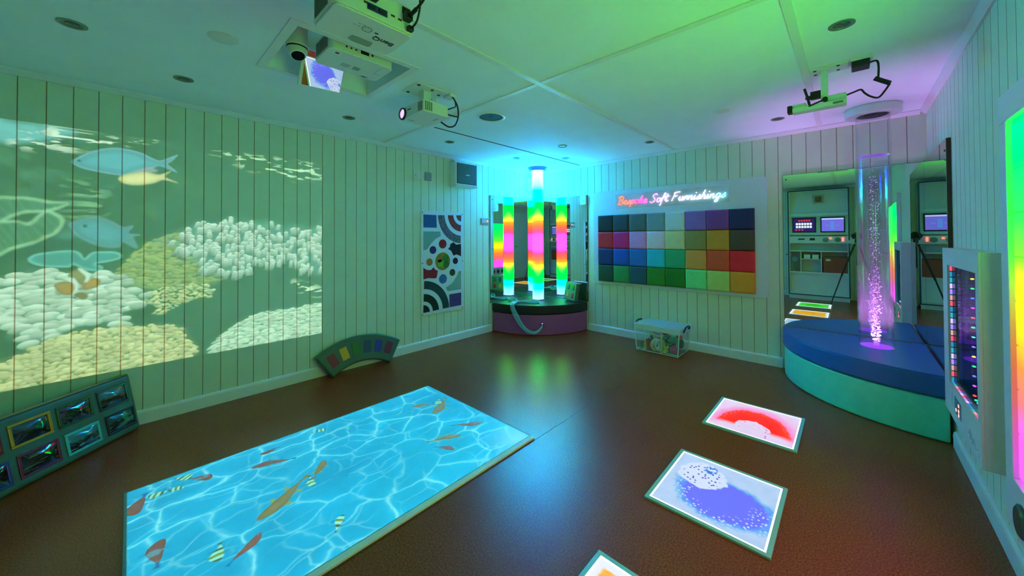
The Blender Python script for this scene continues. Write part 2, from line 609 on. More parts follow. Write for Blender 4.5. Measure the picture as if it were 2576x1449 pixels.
def voronoi(x, y, s=0):
    ix, iy = np.floor(x), np.floor(y)
    f1 = np.full(x.shape, 9.0)
    f2 = np.full(x.shape, 9.0)
    idc = np.zeros(x.shape)
    for dx in (-1, 0, 1):
        for dy in (-1, 0, 1):
            cx, cy = ix + dx, iy + dy
            px, py = cx + 0.1 + 0.8 * hash2(cx, cy, s), cy + 0.1 + 0.8 * hash2(cx, cy, s + 11)
            d = np.hypot(px - x, py - y)
            nearer = d < f1
            f2 = np.where(nearer, f1, np.minimum(f2, d))
            idc = np.where(nearer, hash2(cx, cy, s + 23), idc)
            f1 = np.where(nearer, d, f1)
    return f1, f2, idc


def inside(px, py, poly):
    r = np.zeros(px.shape, bool)
    n = len(poly)
    for i in range(n):
        x0, y0 = poly[i]
        x1, y1 = poly[(i + 1) % n]
        if y0 == y1:
            continue
        c = ((y0 > py) != (y1 > py)) & (px < (x1 - x0) * (py - y0) / (y1 - y0) + x0)
        r ^= c
    return r


def edge_dist(px, py, poly):
    d = np.full(px.shape, 9.0)
    n = len(poly)
    for i in range(n):
        ax, ay = poly[i]
        bx, by = poly[(i + 1) % n]
        vx, vy = bx - ax, by - ay
        l2 = vx * vx + vy * vy + 1e-12
        t = np.clip(((px - ax) * vx + (py - ay) * vy) / l2, 0, 1)
        d = np.minimum(d, np.hypot(px - ax - t * vx, py - ay - t * vy))
    return d


def soft(px, py, poly, w):
    """1 inside, 0 outside, softened over w"""
    d = edge_dist(px, py, poly)
    s = np.where(inside(px, py, poly), d, -d)
    return np.clip(s / w * 0.5 + 0.5, 0, 1)


def smoothpoly(poly, k=4):
    P = [Vector((p[0], p[1], 0)) for p in poly]
    n = len(P)
    out = []
    for i in range(n):
        a, b, c, d = P[i - 1], P[i], P[(i + 1) % n], P[(i + 2) % n]
        for j in range(k):
            t = j / k
            q = 0.5 * ((2 * b) + (c - a) * t + (2 * a - 5 * b + 4 * c - d) * t * t + (3 * b - a - 3 * c + d) * t ** 3)
            out.append((q.x, q.y))
    return out


def C3(c):
    return np.array(lin(c)[:3])


def over(img, m, c):
    return img * (1 - m[..., None]) + m[..., None] * c


def window(X, Y, poly, pad=0.03):
    """rows and columns of the picture that a polygon touches"""
    xs = [p[0] for p in poly]
    ys = [p[1] for p in poly]
    x, y = X[0], Y[:, 0]
    i = np.where((x > min(xs) - pad) & (x < max(xs) + pad))[0]
    j = np.where((y > min(ys) - pad) & (y < max(ys) + pad))[0]
    if len(i) == 0 or len(j) == 0:
        return None
    return slice(j[0], j[-1] + 1), slice(i[0], i[-1] + 1)


def reef_picture():
    y0, z0, y1, z1 = WALLPIC
    w, h = 1340, 1104
    X, Y = grid(y0, z0, y1, z1, w, h)
    S = {k: smoothpoly(v) for k, v in WALL_SHAPES.items()}
    n = fbm(X * 3, Y * 3, 3)
    n2 = fbm(X * 9, Y * 9, 8)
    img = np.zeros((h, w, 3)) + C3((16, 40, 30)) * (0.4 + 0.9 * n[..., None])
    # blurred far rock: faint lighter drifts
    drift = np.clip((n2 - 0.55) * 3, 0, 1) * np.clip((Y - 0.7), 0, 1) * np.clip((-3.3 - X) / 1.2, 0, 1)
    img += drift[..., None] * C3((70, 110, 95)) * 0.8
    img += (np.clip((X + 4.3) / 1.2, 0, 1) * 0.9)[..., None] * C3((18, 42, 38))

    def paint(key, fn, w_=0.006, op=1.0):
        sl = window(X, Y, S[key])
        if sl is None:
            return
        x, y = X[sl], Y[sl]
        m = soft(x, y, S[key], w_) * op
        c = fn(x, y, m)
        if isinstance(c, tuple):
            m, c = m * c[0], c[1]
        img[sl] = img[sl] * (1 - m[..., None]) + m[..., None] * c

    def streaks(x, y, m, c, den=0.62, s=1):
        q = fbm(x * 16 + 3 * vnoise(x * 6, y * 6, s + 4), y * 52, s, 3)
        a = np.clip((q - den) * 12, 0, 1)
        return (a, C3(c) * (0.75 + 0.5 * vnoise(x * 30, y * 30, s + 2)[..., None]))
    paint('top_left', lambda x, y, m: C3((105, 175, 205)) * (0.7 + 0.5 * fbm(x * 30, y * 30, 2)[..., None]), 0.02)
    paint('streak_l', lambda x, y, m: streaks(x, y, m, (215, 230, 235), 0.52, 5), 0.03)
    paint('streak_r', lambda x, y, m: streaks(x, y, m, (190, 225, 205), 0.60, 9), 0.03)
    paint('tex_mid', lambda x, y, m: streaks(x, y, m, (120, 165, 140), 0.55, 14), 0.06, 0.8)
    for k in ('plate_l1', 'plate_l2'):
        def plate(x, y, m, k=k):
            d = edge_dist(x, y, S[k])
            d = d + 0.012 * (fbm(x * 30, y * 30, 31) - 0.5)
            rim = np.exp(-(d / 0.012) ** 2)
            rib = np.clip(np.sin((x * 1.3 + y * 0.7) * 130 + 6 * vnoise(x * 9, y * 9, 4)), 0, 1) * 0.18
            return C3((52, 92, 76)) + (rim * 0.75 + rib * 0.35)[..., None] * C3((175, 220, 195))
        paint(k, plate, 0.012)
    paint('fish_c_fin', lambda x, y, m: C3((70, 140, 165)) + 0 * x[..., None], 0.02, 0.6)

    def blue_fish(x, y, m, key='fish_a'):
        d = edge_dist(x, y, S[key])
        sc = voronoi(x * 70, y * 80, 3)[0]
        body = C3((84, 158, 205)) * (0.55 + 0.45 * np.clip(d / 0.05, 0, 1)[..., None]) * (0.82 + 0.3 * sc[..., None])
        return body + (np.exp(-(d / 0.008) ** 2) * 0.5)[..., None] * C3((150, 160, 225))
    paint('fish_a', blue_fish)
    paint('fish_c', lambda x, y, m: blue_fish(x, y, m, 'fish_c') * 0.8, 0.012)
    for (ex, ez, r) in FISH_EYES:
        d = np.hypot(X - ex, Y - ez)
        m = np.clip((r - d) / 0.004, 0, 1)
        img[:] = over(img, m, C3((28, 46, 62)))
    paint('fish_b_fin', lambda x, y, m: C3((150, 150, 190)) + 0 * x[..., None], 0.01, 0.8)

    def cream_fish(x, y, m):
        d = edge_dist(x, y, S['fish_b'])
        return C3((225, 215, 165)) * (0.6 + 0.4 * np.clip(d / 0.03, 0, 1)[..., None]) + 0.04
    paint('fish_b', cream_fish)

    def blue_plate(x, y, m):
        d = edge_dist(x, y, S['plate_blue'])
        return C3((62, 138, 155)) * (0.6 + 0.5 * fbm(x * 26, y * 26, 17)[..., None]) + (np.exp(-(d / 0.012) ** 2) * 0.4)[..., None] * C3((150, 215, 230))
    paint('plate_blue', blue_plate)

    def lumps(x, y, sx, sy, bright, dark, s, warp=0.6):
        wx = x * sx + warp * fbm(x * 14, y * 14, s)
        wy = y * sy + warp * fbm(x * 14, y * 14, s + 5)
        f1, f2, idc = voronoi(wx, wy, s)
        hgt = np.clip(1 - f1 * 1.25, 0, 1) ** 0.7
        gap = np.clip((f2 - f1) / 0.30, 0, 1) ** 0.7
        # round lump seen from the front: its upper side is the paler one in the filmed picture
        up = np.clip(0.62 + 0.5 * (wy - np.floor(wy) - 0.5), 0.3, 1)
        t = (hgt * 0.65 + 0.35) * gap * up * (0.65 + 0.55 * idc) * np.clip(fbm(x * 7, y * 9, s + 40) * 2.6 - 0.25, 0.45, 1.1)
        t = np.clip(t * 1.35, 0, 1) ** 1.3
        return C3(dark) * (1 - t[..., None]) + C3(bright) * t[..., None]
    rs = np.random.default_rng(5)
    px = (X[0, 1] - X[0, 0])

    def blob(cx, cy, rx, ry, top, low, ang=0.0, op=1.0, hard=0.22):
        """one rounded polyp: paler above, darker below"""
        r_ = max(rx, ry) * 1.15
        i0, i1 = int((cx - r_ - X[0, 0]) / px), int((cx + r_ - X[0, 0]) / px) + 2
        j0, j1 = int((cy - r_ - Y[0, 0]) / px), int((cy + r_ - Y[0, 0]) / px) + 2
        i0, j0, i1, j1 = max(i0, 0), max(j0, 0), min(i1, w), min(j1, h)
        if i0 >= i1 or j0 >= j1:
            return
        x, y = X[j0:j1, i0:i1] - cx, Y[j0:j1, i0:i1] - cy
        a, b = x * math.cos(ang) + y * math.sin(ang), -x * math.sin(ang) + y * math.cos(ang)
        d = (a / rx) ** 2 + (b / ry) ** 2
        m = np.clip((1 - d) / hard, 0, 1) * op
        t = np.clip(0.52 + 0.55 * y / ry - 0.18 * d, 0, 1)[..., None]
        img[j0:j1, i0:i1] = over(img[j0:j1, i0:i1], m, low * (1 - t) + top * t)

    def colony(key, rx, ry, top, low, base, n=1.0, size=0.35, ang=0.25, baseop=0.85):
        """overlapping polyps that fill an outline, the lower ones in front"""
        P_ = S[key]
        paint(key, lambda x, y, m: C3(base) * (0.7 + 0.6 * fbm(x * 12, y * 12, 4)[..., None]), 0.03, baseop)
        x0_, x1_ = min(p[0] for p in P_), max(p[0] for p in P_)
        y0_, y1_ = min(p[1] for p in P_), max(p[1] for p in P_)
        sx_, sy_ = rx * 1.25 / n, ry * 1.15 / n
        gx, gy = np.meshgrid(np.arange(x0_, x1_, sx_), np.arange(y1_, y0_, -sy_))
        gx = gx + (np.arange(gx.shape[0]) % 2)[:, None] * sx_ * 0.5 + (rs.random(gx.shape) - 0.5) * sx_ * 0.8
        gy = gy + (rs.random(gy.shape) - 0.5) * sy_ * 0.9
        ok = inside(gx, gy, P_)
        for cx, cy in zip(gx[ok], gy[ok]):
            k = 1 - size / 2 + size * rs.random()
            lum = 0.62 + 0.42 * rs.random() * np.clip(float(fbm(np.array([cx * 7.0]), np.array([cy * 7.0]), 77)[0]) * 2.2, 0.5, 1.2)
            blob(cx, cy, rx * k, ry * k, C3(top) * min(lum, 1.05), C3(low) * lum, ang * (rs.random() - 0.5) * 2)
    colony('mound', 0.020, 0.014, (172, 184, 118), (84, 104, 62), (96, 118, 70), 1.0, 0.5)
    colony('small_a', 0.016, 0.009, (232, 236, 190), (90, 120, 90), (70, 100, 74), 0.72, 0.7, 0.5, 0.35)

    # staghorn: knobbly fingers pointing up and out
    P_ = S['stag']
    paint('stag', lambda x, y, m: C3((88, 146, 156)) * (0.6 + 0.7 * fbm(x * 16, y * 16, 4)[..., None]), 0.03, 0.7)
    xa_, xb_ = min(p[0] for p in P_), max(p[0] for p in P_)
    ya_, yb_ = min(p[1] for p in P_), max(p[1] for p in P_)
    tips = []
    while len(tips) < 330:
        q = (xa_ + rs.random() * (xb_ - xa_), ya_ + rs.random() * (yb_ - ya_))
        if inside(np.array([q[0]]), np.array([q[1]]), P_)[0]:
            tips.append(q)
    tips.sort(key=lambda q: -q[1])
    for (tx_, ty_) in tips:
        lean = 0.5 * (rs.random() - 0.5) + 0.25 * np.clip((tx_ + 3.55) / 0.45, -1, 1) * (-1 if tx_ < -3.6 else 0.4)
        n_k = 3 + int(rs.random() * 3)
        for q in range(n_k, -1, -1):
            cx, cy = tx_ - math.sin(lean) * q * 0.013, ty_ - math.cos(lean) * q * 0.013
            f = 1.0 - 0.17 * q
            blob(cx, cy, 0.0105, 0.0095, C3((236, 246, 255)) * f, C3((120, 172, 186)) * f * 0.9)
            for sd in (-1, 1):
                blob(cx + sd * 0.0105, cy - 0.003, 0.006, 0.006, C3((232, 240, 252)) * f, C3((110, 160, 176)) * f * 0.9)
    paint('right_mid', lambda x, y, m: streaks(x, y, m, (200, 230, 215), 0.5, 33), 0.02)
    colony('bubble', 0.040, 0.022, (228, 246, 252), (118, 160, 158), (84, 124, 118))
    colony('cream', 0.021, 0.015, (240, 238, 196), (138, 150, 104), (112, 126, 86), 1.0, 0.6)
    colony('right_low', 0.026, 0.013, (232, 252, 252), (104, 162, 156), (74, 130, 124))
    for k, c in (('clown1', (166, 116, 48)), ('clown2', (140, 122, 62)), ('clown3', (172, 124, 48)), ('clown4', (132, 92, 44))):
        paint(k, lambda x, y, m, k=k, c=c: C3(c) * (0.55 + 0.5 * np.clip(edge_dist(x, y, S[k]) / 0.02, 0, 1)[..., None]))
    for k in ('clown_w1', 'clown_w2'):
        paint(k, lambda x, y, m: C3((206, 226, 240)) + 0 * x[..., None])
    return np.clip(img, 0, 1).astype(np.float32)


def pool_picture():
    x0, y0, x1, y1 = POOLPIC
    w, h = 960, 1480
    X, Y = grid(x0, y0, x1, y1, w, h)
    u = X + 0.10 * (fbm(X * 5, Y * 5, 1) - 0.5) + 0.03 * (fbm(X * 18, Y * 18, 4) - 0.5)
    v = Y + 0.10 * (fbm(X * 5, Y * 5, 2) - 0.5) + 0.03 * (fbm(X * 18, Y * 18, 6) - 0.5)
    f1, f2, _ = voronoi(u * 6.2, v * 4.2, 7)
    g1, g2, _ = voronoi(u * 9.0 + 3, v * 6.4 + 8, 19)
    fade = np.clip(fbm(X * 4.5, Y * 4.5, 12) * 1.9 - 0.35, 0.0, 1)
    ridge = np.exp(-((f2 - f1) / 0.045) ** 1.3) * fade
    ridge += 0.45 * np.exp(-((g2 - g1) / 0.05) ** 1.2) * np.clip(fbm(X * 6, Y * 6, 29) * 2 - 0.6, 0, 1)
    glow_ = np.exp(-((f2 - f1) / 0.28)) * 0.5 * fade
    base = C3((4, 172, 212)) * (0.78 + 0.45 * fbm(X * 7, Y * 5, 33)[..., None])
    deep = C3((4, 132, 186))
    t = np.clip(fbm(X * 3.2, Y * 3.2, 44) * 1.6 - 0.4, 0, 1)[..., None]
    img = base * (1 - 0.55 * t) + deep * 0.55 * t
    img = img + glow_[..., None] * C3((70, 215, 235)) * 0.55
    img = over(img, np.clip(ridge, 0, 1), C3((215, 250, 244)))
    # white bloom in the corner nearest the projector's edge
    bl = np.clip(1 - np.hypot((X - 2.06) / 0.24, (Y + 2.66) / 0.24), 0, 1) ** 1.2
    img = over(img, bl * 0.75, C3((214, 228, 246)))
    for i, (kind, hx, hy, tx, ty, hw) in enumerate(POOL_FISH):
        ax, ay = tx - hx, ty - hy
        ln = math.hypot(ax, ay)
        ax, ay = ax / ln, ay / ln
        box_ = [(min(hx, tx) - 0.1, min(hy, ty) - 0.1), (max(hx, tx) + 0.1, max(hy, ty) + 0.1)]
        sl = window(X, Y, box_, 0.0)
        if sl is None:
            continue
        x, y = X[sl], Y[sl]
        s = ((x - hx) * ax + (y - hy) * ay) / ln
        bend = 0.22 * hw * (1 if i % 2 else -1)
        t_ = -(x - hx) * ay + (y - hy) * ax - bend * np.sin(s * 5.2)
        hw *= {'s': 0.85, 'r': 0.62, 'o': 0.78}[kind]
        prof = hw * np.interp(s, [-.01, 0, .06, .2, .38, .6, .8, .9, 1.0, 1.01], [0, .28, .62, .95, 1.0, .66, .24, .2, .5, 0])
        body = np.clip((prof - np.abs(t_)) / 0.003, 0, 1) * ((s > -0.01) & (s < 1.0))
        fins = np.zeros_like(s)
        for fs, ext, lng in ((0.26, 1.0, 0.13), (0.55, 0.75, 0.10)):
            q = (s - fs - np.abs(t_) / hw * 0.06) / lng
            fins = np.maximum(fins, ((np.abs(t_) < hw * (0.7 + ext)) & (q > 0) & (q < 1 - 0.35 * np.abs(t_) / hw)).astype(float))
        rel = np.clip(np.abs(t_) / (prof + 1e-6), 0, 1)
        nz = fbm(x * 60, y * 60, 90 + i)
        if kind == 'o':
            c = C3((196, 112, 4)) * (1.05 - 0.5 * rel[..., None] ** 2) * (0.75 + 0.5 * nz[..., None])
            fc = C3((206, 160, 14))
        elif kind == 'r':
            c = C3((190, 44, 26)) * (1.05 - 0.45 * rel[..., None] ** 2) * (0.7 + 0.6 * nz[..., None])
            pale = np.clip((fbm(x * 26, y * 26, 130 + i) - 0.55) * 8, 0, 1)
            c = c * (1 - pale[..., None] * 0.6) + C3((120, 170, 190)) * pale[..., None] * 0.6
            c = np.where((s > 0.8)[..., None], C3((44, 84, 150)), c)
            fc = C3((40, 110, 175))
        else:
            band = (np.sin(s * 21 + 1.5 * vnoise(x * 40, y * 40, i)) > 0.1).astype(float)
            c = C3((220, 238, 205)) * (1 - band[..., None]) + C3((104, 84, 26)) * band[..., None]
            yel = ((s > 0.3) & (s < 0.5))[..., None]
            c = np.where(yel & (band[..., None] > 0.5), C3((182, 160, 20)), c)
            fc = C3((30, 70, 100))
        im = img[sl]
        im = over(im, fins * (0.85 if kind == 'o' else 0.5), fc)
        img[sl] = over(im, body, c)
    return np.clip(img, 0, 1).astype(np.float32)


def projector_lamp(name, parent, loc, ax, ay, az, rect, dist, im, power):
    """lamp behind a projector lens that throws a painted picture: rect is the picture's place in lamp axes"""
    ld = bpy.data.lights.new(name, 'SPOT')
    ld.energy = power
    ld.spot_size = R(175)
    ld.spot_blend = 0.0
    ld.shadow_soft_size = 0.002
    ld.use_nodes = True
    ob = bpy.data.objects.new(name, ld)
    col.objects.link(ob)
    M = frame_matrix(loc, ax, ay, az)
    ob.matrix_world = M
    nt = ld.node_tree
    em = nt.nodes['Emission']
    tc = nt.nodes.new('ShaderNodeTexCoord')
    sx = nt.nodes.new('ShaderNodeSeparateXYZ')
    nt.links.new(tc.outputs['Normal'], sx.inputs[0])

    def op(kind, a, b=0.0, c=0.0):
        n = nt.nodes.new('ShaderNodeMath')
        n.operation = kind
        for i, q in enumerate((a, b, c)):
            if isinstance(q, (int, float)):
                n.inputs[i].default_value = q
            else:
                nt.links.new(q, n.inputs[i])
        return n.outputs[0]
    d = op('ABSOLUTE', sx.outputs[2])
    u0, v0, u1, v1 = [q / dist for q in rect]
    u = op('DIVIDE', sx.outputs[0], d)
    v = op('DIVIDE', sx.outputs[1], d)
    u = op('MULTIPLY_ADD', u, 1 / (u1 - u0), -u0 / (u1 - u0))
    v = op('MULTIPLY_ADD', v, 1 / (v1 - v0), -v0 / (v1 - v0))
    cb = nt.nodes.new('ShaderNodeCombineXYZ')
    nt.links.new(u, cb.inputs[0])
    nt.links.new(v, cb.inputs[1])
    ti = nt.nodes.new('ShaderNodeTexImage')
    ti.image = im
    ti.extension = 'CLIP'
    nt.links.new(cb.outputs[0], ti.inputs[0])
    nt.links.new(ti.outputs[0], em.inputs[0])
    nt.links.new(op('POWER', d, -3.0), em.inputs[1])     # even brightness over the flat picture
    if parent is not None:
        ob.parent = parent
        ob.matrix_parent_inverse = WORLD[parent.name].inverted()
    return ob


# ------------------------------------------------------------------ shell
PAINT = mat('cream_board_paint', (214, 225, 196), 0.55, spec=0.3, vary=0.03, vscale=6, bump=0.02, bscale=200)
SEAM_SHADE = mat('board_seam_shade', (172, 156, 124), 0.8)  # groove faces coloured darker and browner to imitate the shade inside them
WHITE = mat('white_trim_paint', (226, 230, 226), 0.4, spec=0.4, vary=0.02, vscale=5)
CEILM = mat('ceiling_paint', (232, 246, 245), 0.75, spec=0.2, vary=0.02, vscale=4, bump=0.05, bscale=150)


def floor_material():
    m = bpy.data.materials.new('speckled_brown_vinyl')
    m.use_nodes = True
    nt = m.node_tree
    b = nt.nodes['Principled BSDF']
    tc = nt.nodes.new('ShaderNodeTexCoord')
    n1 = nt.nodes.new('ShaderNodeTexNoise')
    n1.inputs['Scale'].default_value = 150
    n1.inputs['Detail'].default_value = 3
    n1.inputs['Roughness'].default_value = 0.7
    n2 = nt.nodes.new('ShaderNodeTexNoise')
    n2.inputs['Scale'].default_value = 2.2
    for n in (n1, n2):
        nt.links.new(tc.outputs['Object'], n.inputs['Vector'])
    r1 = nt.nodes.new('ShaderNodeValToRGB')
    e = r1.color_ramp.elements
    e[0].position, e[0].color = 0.33, (0.13, 0.020, 0.005, 1)
    e[1].position, e[1].color = 0.66, (0.52, 0.088, 0.020, 1)
    k = e.new(0.5)
    k.color = (0.31, 0.047, 0.010, 1)
    nt.links.new(n1.outputs['Fac'], r1.inputs['Fac'])
    mx = nt.nodes.new('ShaderNodeMixRGB')
    mx.blend_type = 'MULTIPLY'
    mx.inputs[0].default_value = 0.25
    nt.links.new(r1.outputs['Color'], mx.inputs[1])
    nt.links.new(n2.outputs['Fac'], mx.inputs[2])
    nt.links.new(mx.outputs[0], b.inputs['Base Color'])
    b.inputs['Roughness'].default_value = 0.27
    b.inputs['Specular IOR Level'].default_value = 0.32
    bp = nt.nodes.new('ShaderNodeBump')
    bp.inputs['Strength'].default_value = 0.22
    bp.inputs['Distance'].default_value = 0.002
    nt.links.new(n1.outputs['Fac'], bp.inputs['Height'])
    nt.links.new(bp.outputs['Normal'], b.inputs['Normal'])
    return m


FLOORM = floor_material()


def groove_profile(t0, t1, grooves, w=0.005, d=0.0034):
    """(t, depth, is_groove) along a boarded wall"""
    pts = [(t0, 0.0)]
    kinds = []
    for g in sorted(grooves):
        if g - w < t0 or g + w > t1:
            continue
        for q, dd, k in ((g - w / 2, 0, 0), (g - w / 5, d, 1), (g + w / 5, d, 1), (g + w / 2, 0, 1)):
            pts.append((q, dd))
            kinds.append(k)
    pts.append((t1, 0.0))
    kinds.append(0)
    return pts, kinds


def boarded(place, t0, t1, z0, z1, grooves, back=None):
    """boarded wall face; place(t, depth, z) gives the world point; back = depth of the slab behind"""
    pts, kinds = groove_profile(t0, t1, grooves)
    mb = MB()
    for i in range(len(pts) - 1):
        (a, da), (b, db) = pts[i], pts[i + 1]
        mb.add([place(a, da, z0), place(b, db, z0), place(b, db, z1), place(a, da, z1)], [(0, 1, 2, 3)], kinds[i])
    if back:
        c = [place(t0, 0.0065, z0), place(t1, 0.0065, z0), place(t1, back, z0), place(t0, back, z0)]
        c2 = [place(t0, 0.0065, z1), place(t1, 0.0065, z1), place(t1, back, z1), place(t0, back, z1)]
        mb.add(c + c2, [(0, 3, 2, 1), (4, 5, 6, 7), (0, 1, 5, 4), (1, 2, 6, 5), (2, 3, 7, 6), (3, 0, 4, 7)], 0)
    return mb


GA = [-0.358 - 0.10602 * k for k in range(-3, 49)]
GB = [0.309 + 0.1069 * k for k in range(-2, 36)]
GC = [-0.30 - 0.1069 * k for k in range(0, 49)]
GF = [0.12 + 0.1069 * k for k in range(0, 37)]


def pa(t, d, z):
    return (-d, t, z)


def pb(t, d, z):
    return (t, d, z)


def pc(t, d, z):
    return (W + d, t, z)


def pf(t, d, z):
    return (t, -L - d, z)


struct(boarded(pa, -L, 0, 0, CEIL, GA, 0.1).build('wall_left', [PAINT, SEAM_SHADE]))
struct(boarded(pb, 0, W, 0, CEIL, GB, 0.1).build('wall_back', [PAINT, SEAM_SHADE]))
struct(boarded(pc, -L, 0, 0, CEIL, GC, 0.1).build('wall_right', [PAINT, SEAM_SHADE]))
struct(boarded(pf, 0, W, 0, CEIL, GF, 0.1).build('wall_front', [PAINT, SEAM_SHADE]))
struct(MB().box((-0.1, -L - 0.1, -0.1), (W + 0.1, 0.1, 0)).build('floor', FLOORM))

# floor joints
JOINT = mat('vinyl_weld', (46, 33, 20), 0.5)
mb = MB()
mb.box((2.13, -L, 0.0), (2.134, -1.35, 0.0006))
struct(mb.build('trim_1', JOINT))

# ceiling with the projector recess
RX0, RX1, RY0, RY1, RZ = 1.129, 1.703, -3.811, -3.215, 2.44
mb = MB()
mb.box((-0.1, -L - 0.1, CEIL), (RX0, 0.1, CEIL + 0.04))
mb.box((RX1, -L - 0.1, CEIL), (W + 0.1, 0.1, CEIL + 0.04))
mb.box((RX0, -L - 0.1, CEIL), (RX1, RY0, CEIL + 0.04))
mb.box((RX0, RY1, CEIL), (RX1, 0.1, CEIL + 0.04))
t_ = 0.018
mb.box((RX0 - t_, RY0 - t_, CEIL + 0.04), (RX0, RY1 + t_, RZ))
mb.box((RX1, RY0 - t_, CEIL + 0.04), (RX1 + t_, RY1 + t_, RZ))
mb.box((RX0, RY0 - t_, CEIL + 0.04), (RX1, RY0, RZ))
mb.box((RX0, RY1, CEIL + 0.04), (RX1, RY1 + t_, RZ))
mb.box((RX0 - t_, RY0 - t_, RZ), (RX1 + t_, RY1 + t_, RZ + 0.02))
struct(mb.build('ceiling', CEILM))
# flat frame round the recess
f_ = 0.042
mb = MB()
mb.box((RX0 - f_, RY0 - f_, CEIL - 0.006), (RX0, RY1 + f_, CEIL))
mb.box((RX1, RY0 - f_, CEIL - 0.006), (RX1 + f_, RY1 + f_, CEIL))
mb.box((RX0, RY0 - f_, CEIL - 0.006), (RX1, RY0, CEIL))
mb.box((RX0, RY1, CEIL - 0.006), (RX1, RY1 + f_, CEIL))
struct(mb.build('trim_2', WHITE, bevel=0.002))

# cover strips over the ceiling joints
n_ = 3
for (a, b) in (((2.10, -L + 0.03), (2.14, -0.03)), ((3.385, -L + 0.03), (3.425, -0.03))):
    struct(MB().box((a[0], a[1], CEIL - 0.006), (b[0], b[1], CEIL)).build('trim_%d' % n_, WHITE, bevel=0.002))
    n_ += 1
mb = MB()
for (xa, xb) in ((0.03, 2.10), (2.14, 3.385), (3.425, W - 0.03)):
    mb.box((xa, -2.535, CEIL - 0.006), (xb, -2.497, CEIL))
struct(mb.build('trim_5', WHITE, bevel=0.002))
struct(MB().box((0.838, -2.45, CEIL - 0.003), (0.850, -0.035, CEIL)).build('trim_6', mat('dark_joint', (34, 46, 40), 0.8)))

# cornices and baseboards
CORN = [(0.0, 2.25), (0.01, 2.25), (0.034, 2.276), (0.034, CEIL), (0.0, CEIL)]
struct(MB().prism(CORN, -L, 0, 'y').build('trim_7', WHITE))
struct(MB().prism([(W - a, b) for a, b in CORN][::-1], -L, 0, 'y').build('trim_8', WHITE))
struct(MB().prism([(-a, b) for a, b in CORN][::-1], 0.034, W - 0.034, 'x').build('trim_9', WHITE))
struct(MB().prism([(-L + a, b) for a, b in CORN], 0.034, W - 0.034, 'x').build('trim_10', WHITE))
BASE = [(0.0, 0.0), (0.018, 0.0), (0.018, 0.078), (0.015, 0.088), (0.008, 0.095), (0.0, 0.095)]
struct(MB().prism(BASE, -L, -0.955, 'y').build('baseboard_left', WHITE))
struct(MB().prism([(-a, b) for a, b in BASE][::-1], 0.958, 3.105, 'x').build('baseboard_back', WHITE))
mb = MB()
mb.prism([(W - a, b) for a, b in BASE][::-1], -3.72, -0.945, 'y')
mb.prism([(W - a, b) for a, b in BASE][::-1], -L, -4.72, 'y')
struct(mb.build('baseboard_right', WHITE))
struct(MB().prism([(-L + a, b) for a, b in BASE], 0.018, 2.62, 'x').build('baseboard_front', WHITE))

# white door on the right wall, behind the photographer
mb = MB()
mb.box((W - 0.03, -3.80, 0), (W, -3.73, 2.05))
mb.box((W - 0.03, -4.71, 0), (W, -4.64, 2.05))
mb.box((W - 0.03, -4.64, 1.98), (W, -3.80, 2.05))
d_ = struct(MB().box((W - 0.02, -4.64, 0.005), (W - 0.004, -3.80, 1.98)).build('door_1', WHITE, bevel=0.003))
mb.build('door_frame', WHITE, d_, bevel=0.003)
STEEL = mat('brushed_steel', (150, 155, 158), 0.3, metal=1.0)
DARK = mat('black_plastic', (18, 19, 20), 0.4)
mb = MB()
mb.tube([(W - 0.02, -3.88, 1.0), (W - 0.07, -3.88, 1.0), (W - 0.07, -4.0, 1.0)], 0.009)
mb.build('door_handle', STEEL, d_, smooth=True)

# ------------------------------------------------------------------ projections
FAB = mat('white_laminate', (228, 232, 232), 0.5, vary=0.02)
MATB = mat('pale_blue_laminate', (92, 150, 158), 0.5, vary=0.02)
REEF_IMG = picture('reef_film', reef_picture())
POOL_IMG = picture('pool_film', pool_picture())

# the stretch of boarded wall that carries the reef film
pic = boarded(lambda t, d, z: (0.0015 - d, t, z), -5.05, -3.118, 0.395, 1.985, GA).build('projected_reef_picture', [PAINT, SEAM_SHADE])
tag(pic, 'big projected film of coral reef and fish on the boarded left wall', 'projection')

# white floor mat that carries the pool film
t = thing('projection_mat', 'white rectangular floor mat glowing with projected blue pool water and fish', 'floor mat', (1.53, -3.48, 0))
MB().box((0.94, -4.364, 0.0), (2.122, -2.590, 0.012)).build('mat_board', MATB, t, bevel=0.002)
mb = MB()
mb.box((2.092, -4.364, 0.0), (2.124, -2.590, 0.0135))
mb.build('raised_edge', FAB, t, bevel=0.003)

# ------------------------------------------------------------------ big white projector near the camera
PW = mat('white_projector_plastic', (222, 226, 222), 0.35, vary=0.01)
PWD = mat('grey_vent_plastic', (92, 104, 98), 0.5)
PORT = mat('port_black', (14, 14, 16), 0.4)
PBLUE = mat('port_blue', (24, 44, 130), 0.35)
PRED = mat('port_red', (110, 24, 18), 0.4)
LENS = mat('lens_glass', (30, 26, 50), 0.05, spec=0.9)


def cable(name, pts, r, parent, m=None, k=6):
    return MB().tube(smooth_path(pts, k), r, 8).build(name, m or DARK, parent, smooth=True)


t = thing('ceiling_projector', 'large white projector hanging upside down nearest the camera, cables in its back', 'projector', (2.265, -3.75, 2.05))
x0, x1, y0, y1, z0, z1 = 2.163, 2.372, -3.897, -3.601, 2.05, 2.158
prof = rounded(x0, y0, x1, y1, 0.022)
body = MB()
body.prism(prof, z0 + 0.008, z1)
body.prism([(2.2675 + (p[0] - 2.2675) * 0.965, -3.749 + (p[1] + 3.749) * 0.975) for p in prof], z0, z0 + 0.008)
body.build('body', PW, t, smooth=True, bevel=0.003, angle=30)
mb = MB()
for k in range(14):
    mb.box((x0 + 0.03 + k * 0.009, y0 - 0.002, z0 + 0.02), (x0 + 0.034 + k * 0.009, y0 + 0.001, z1 - 0.02))
mb.build('side_vent', PWD, t)
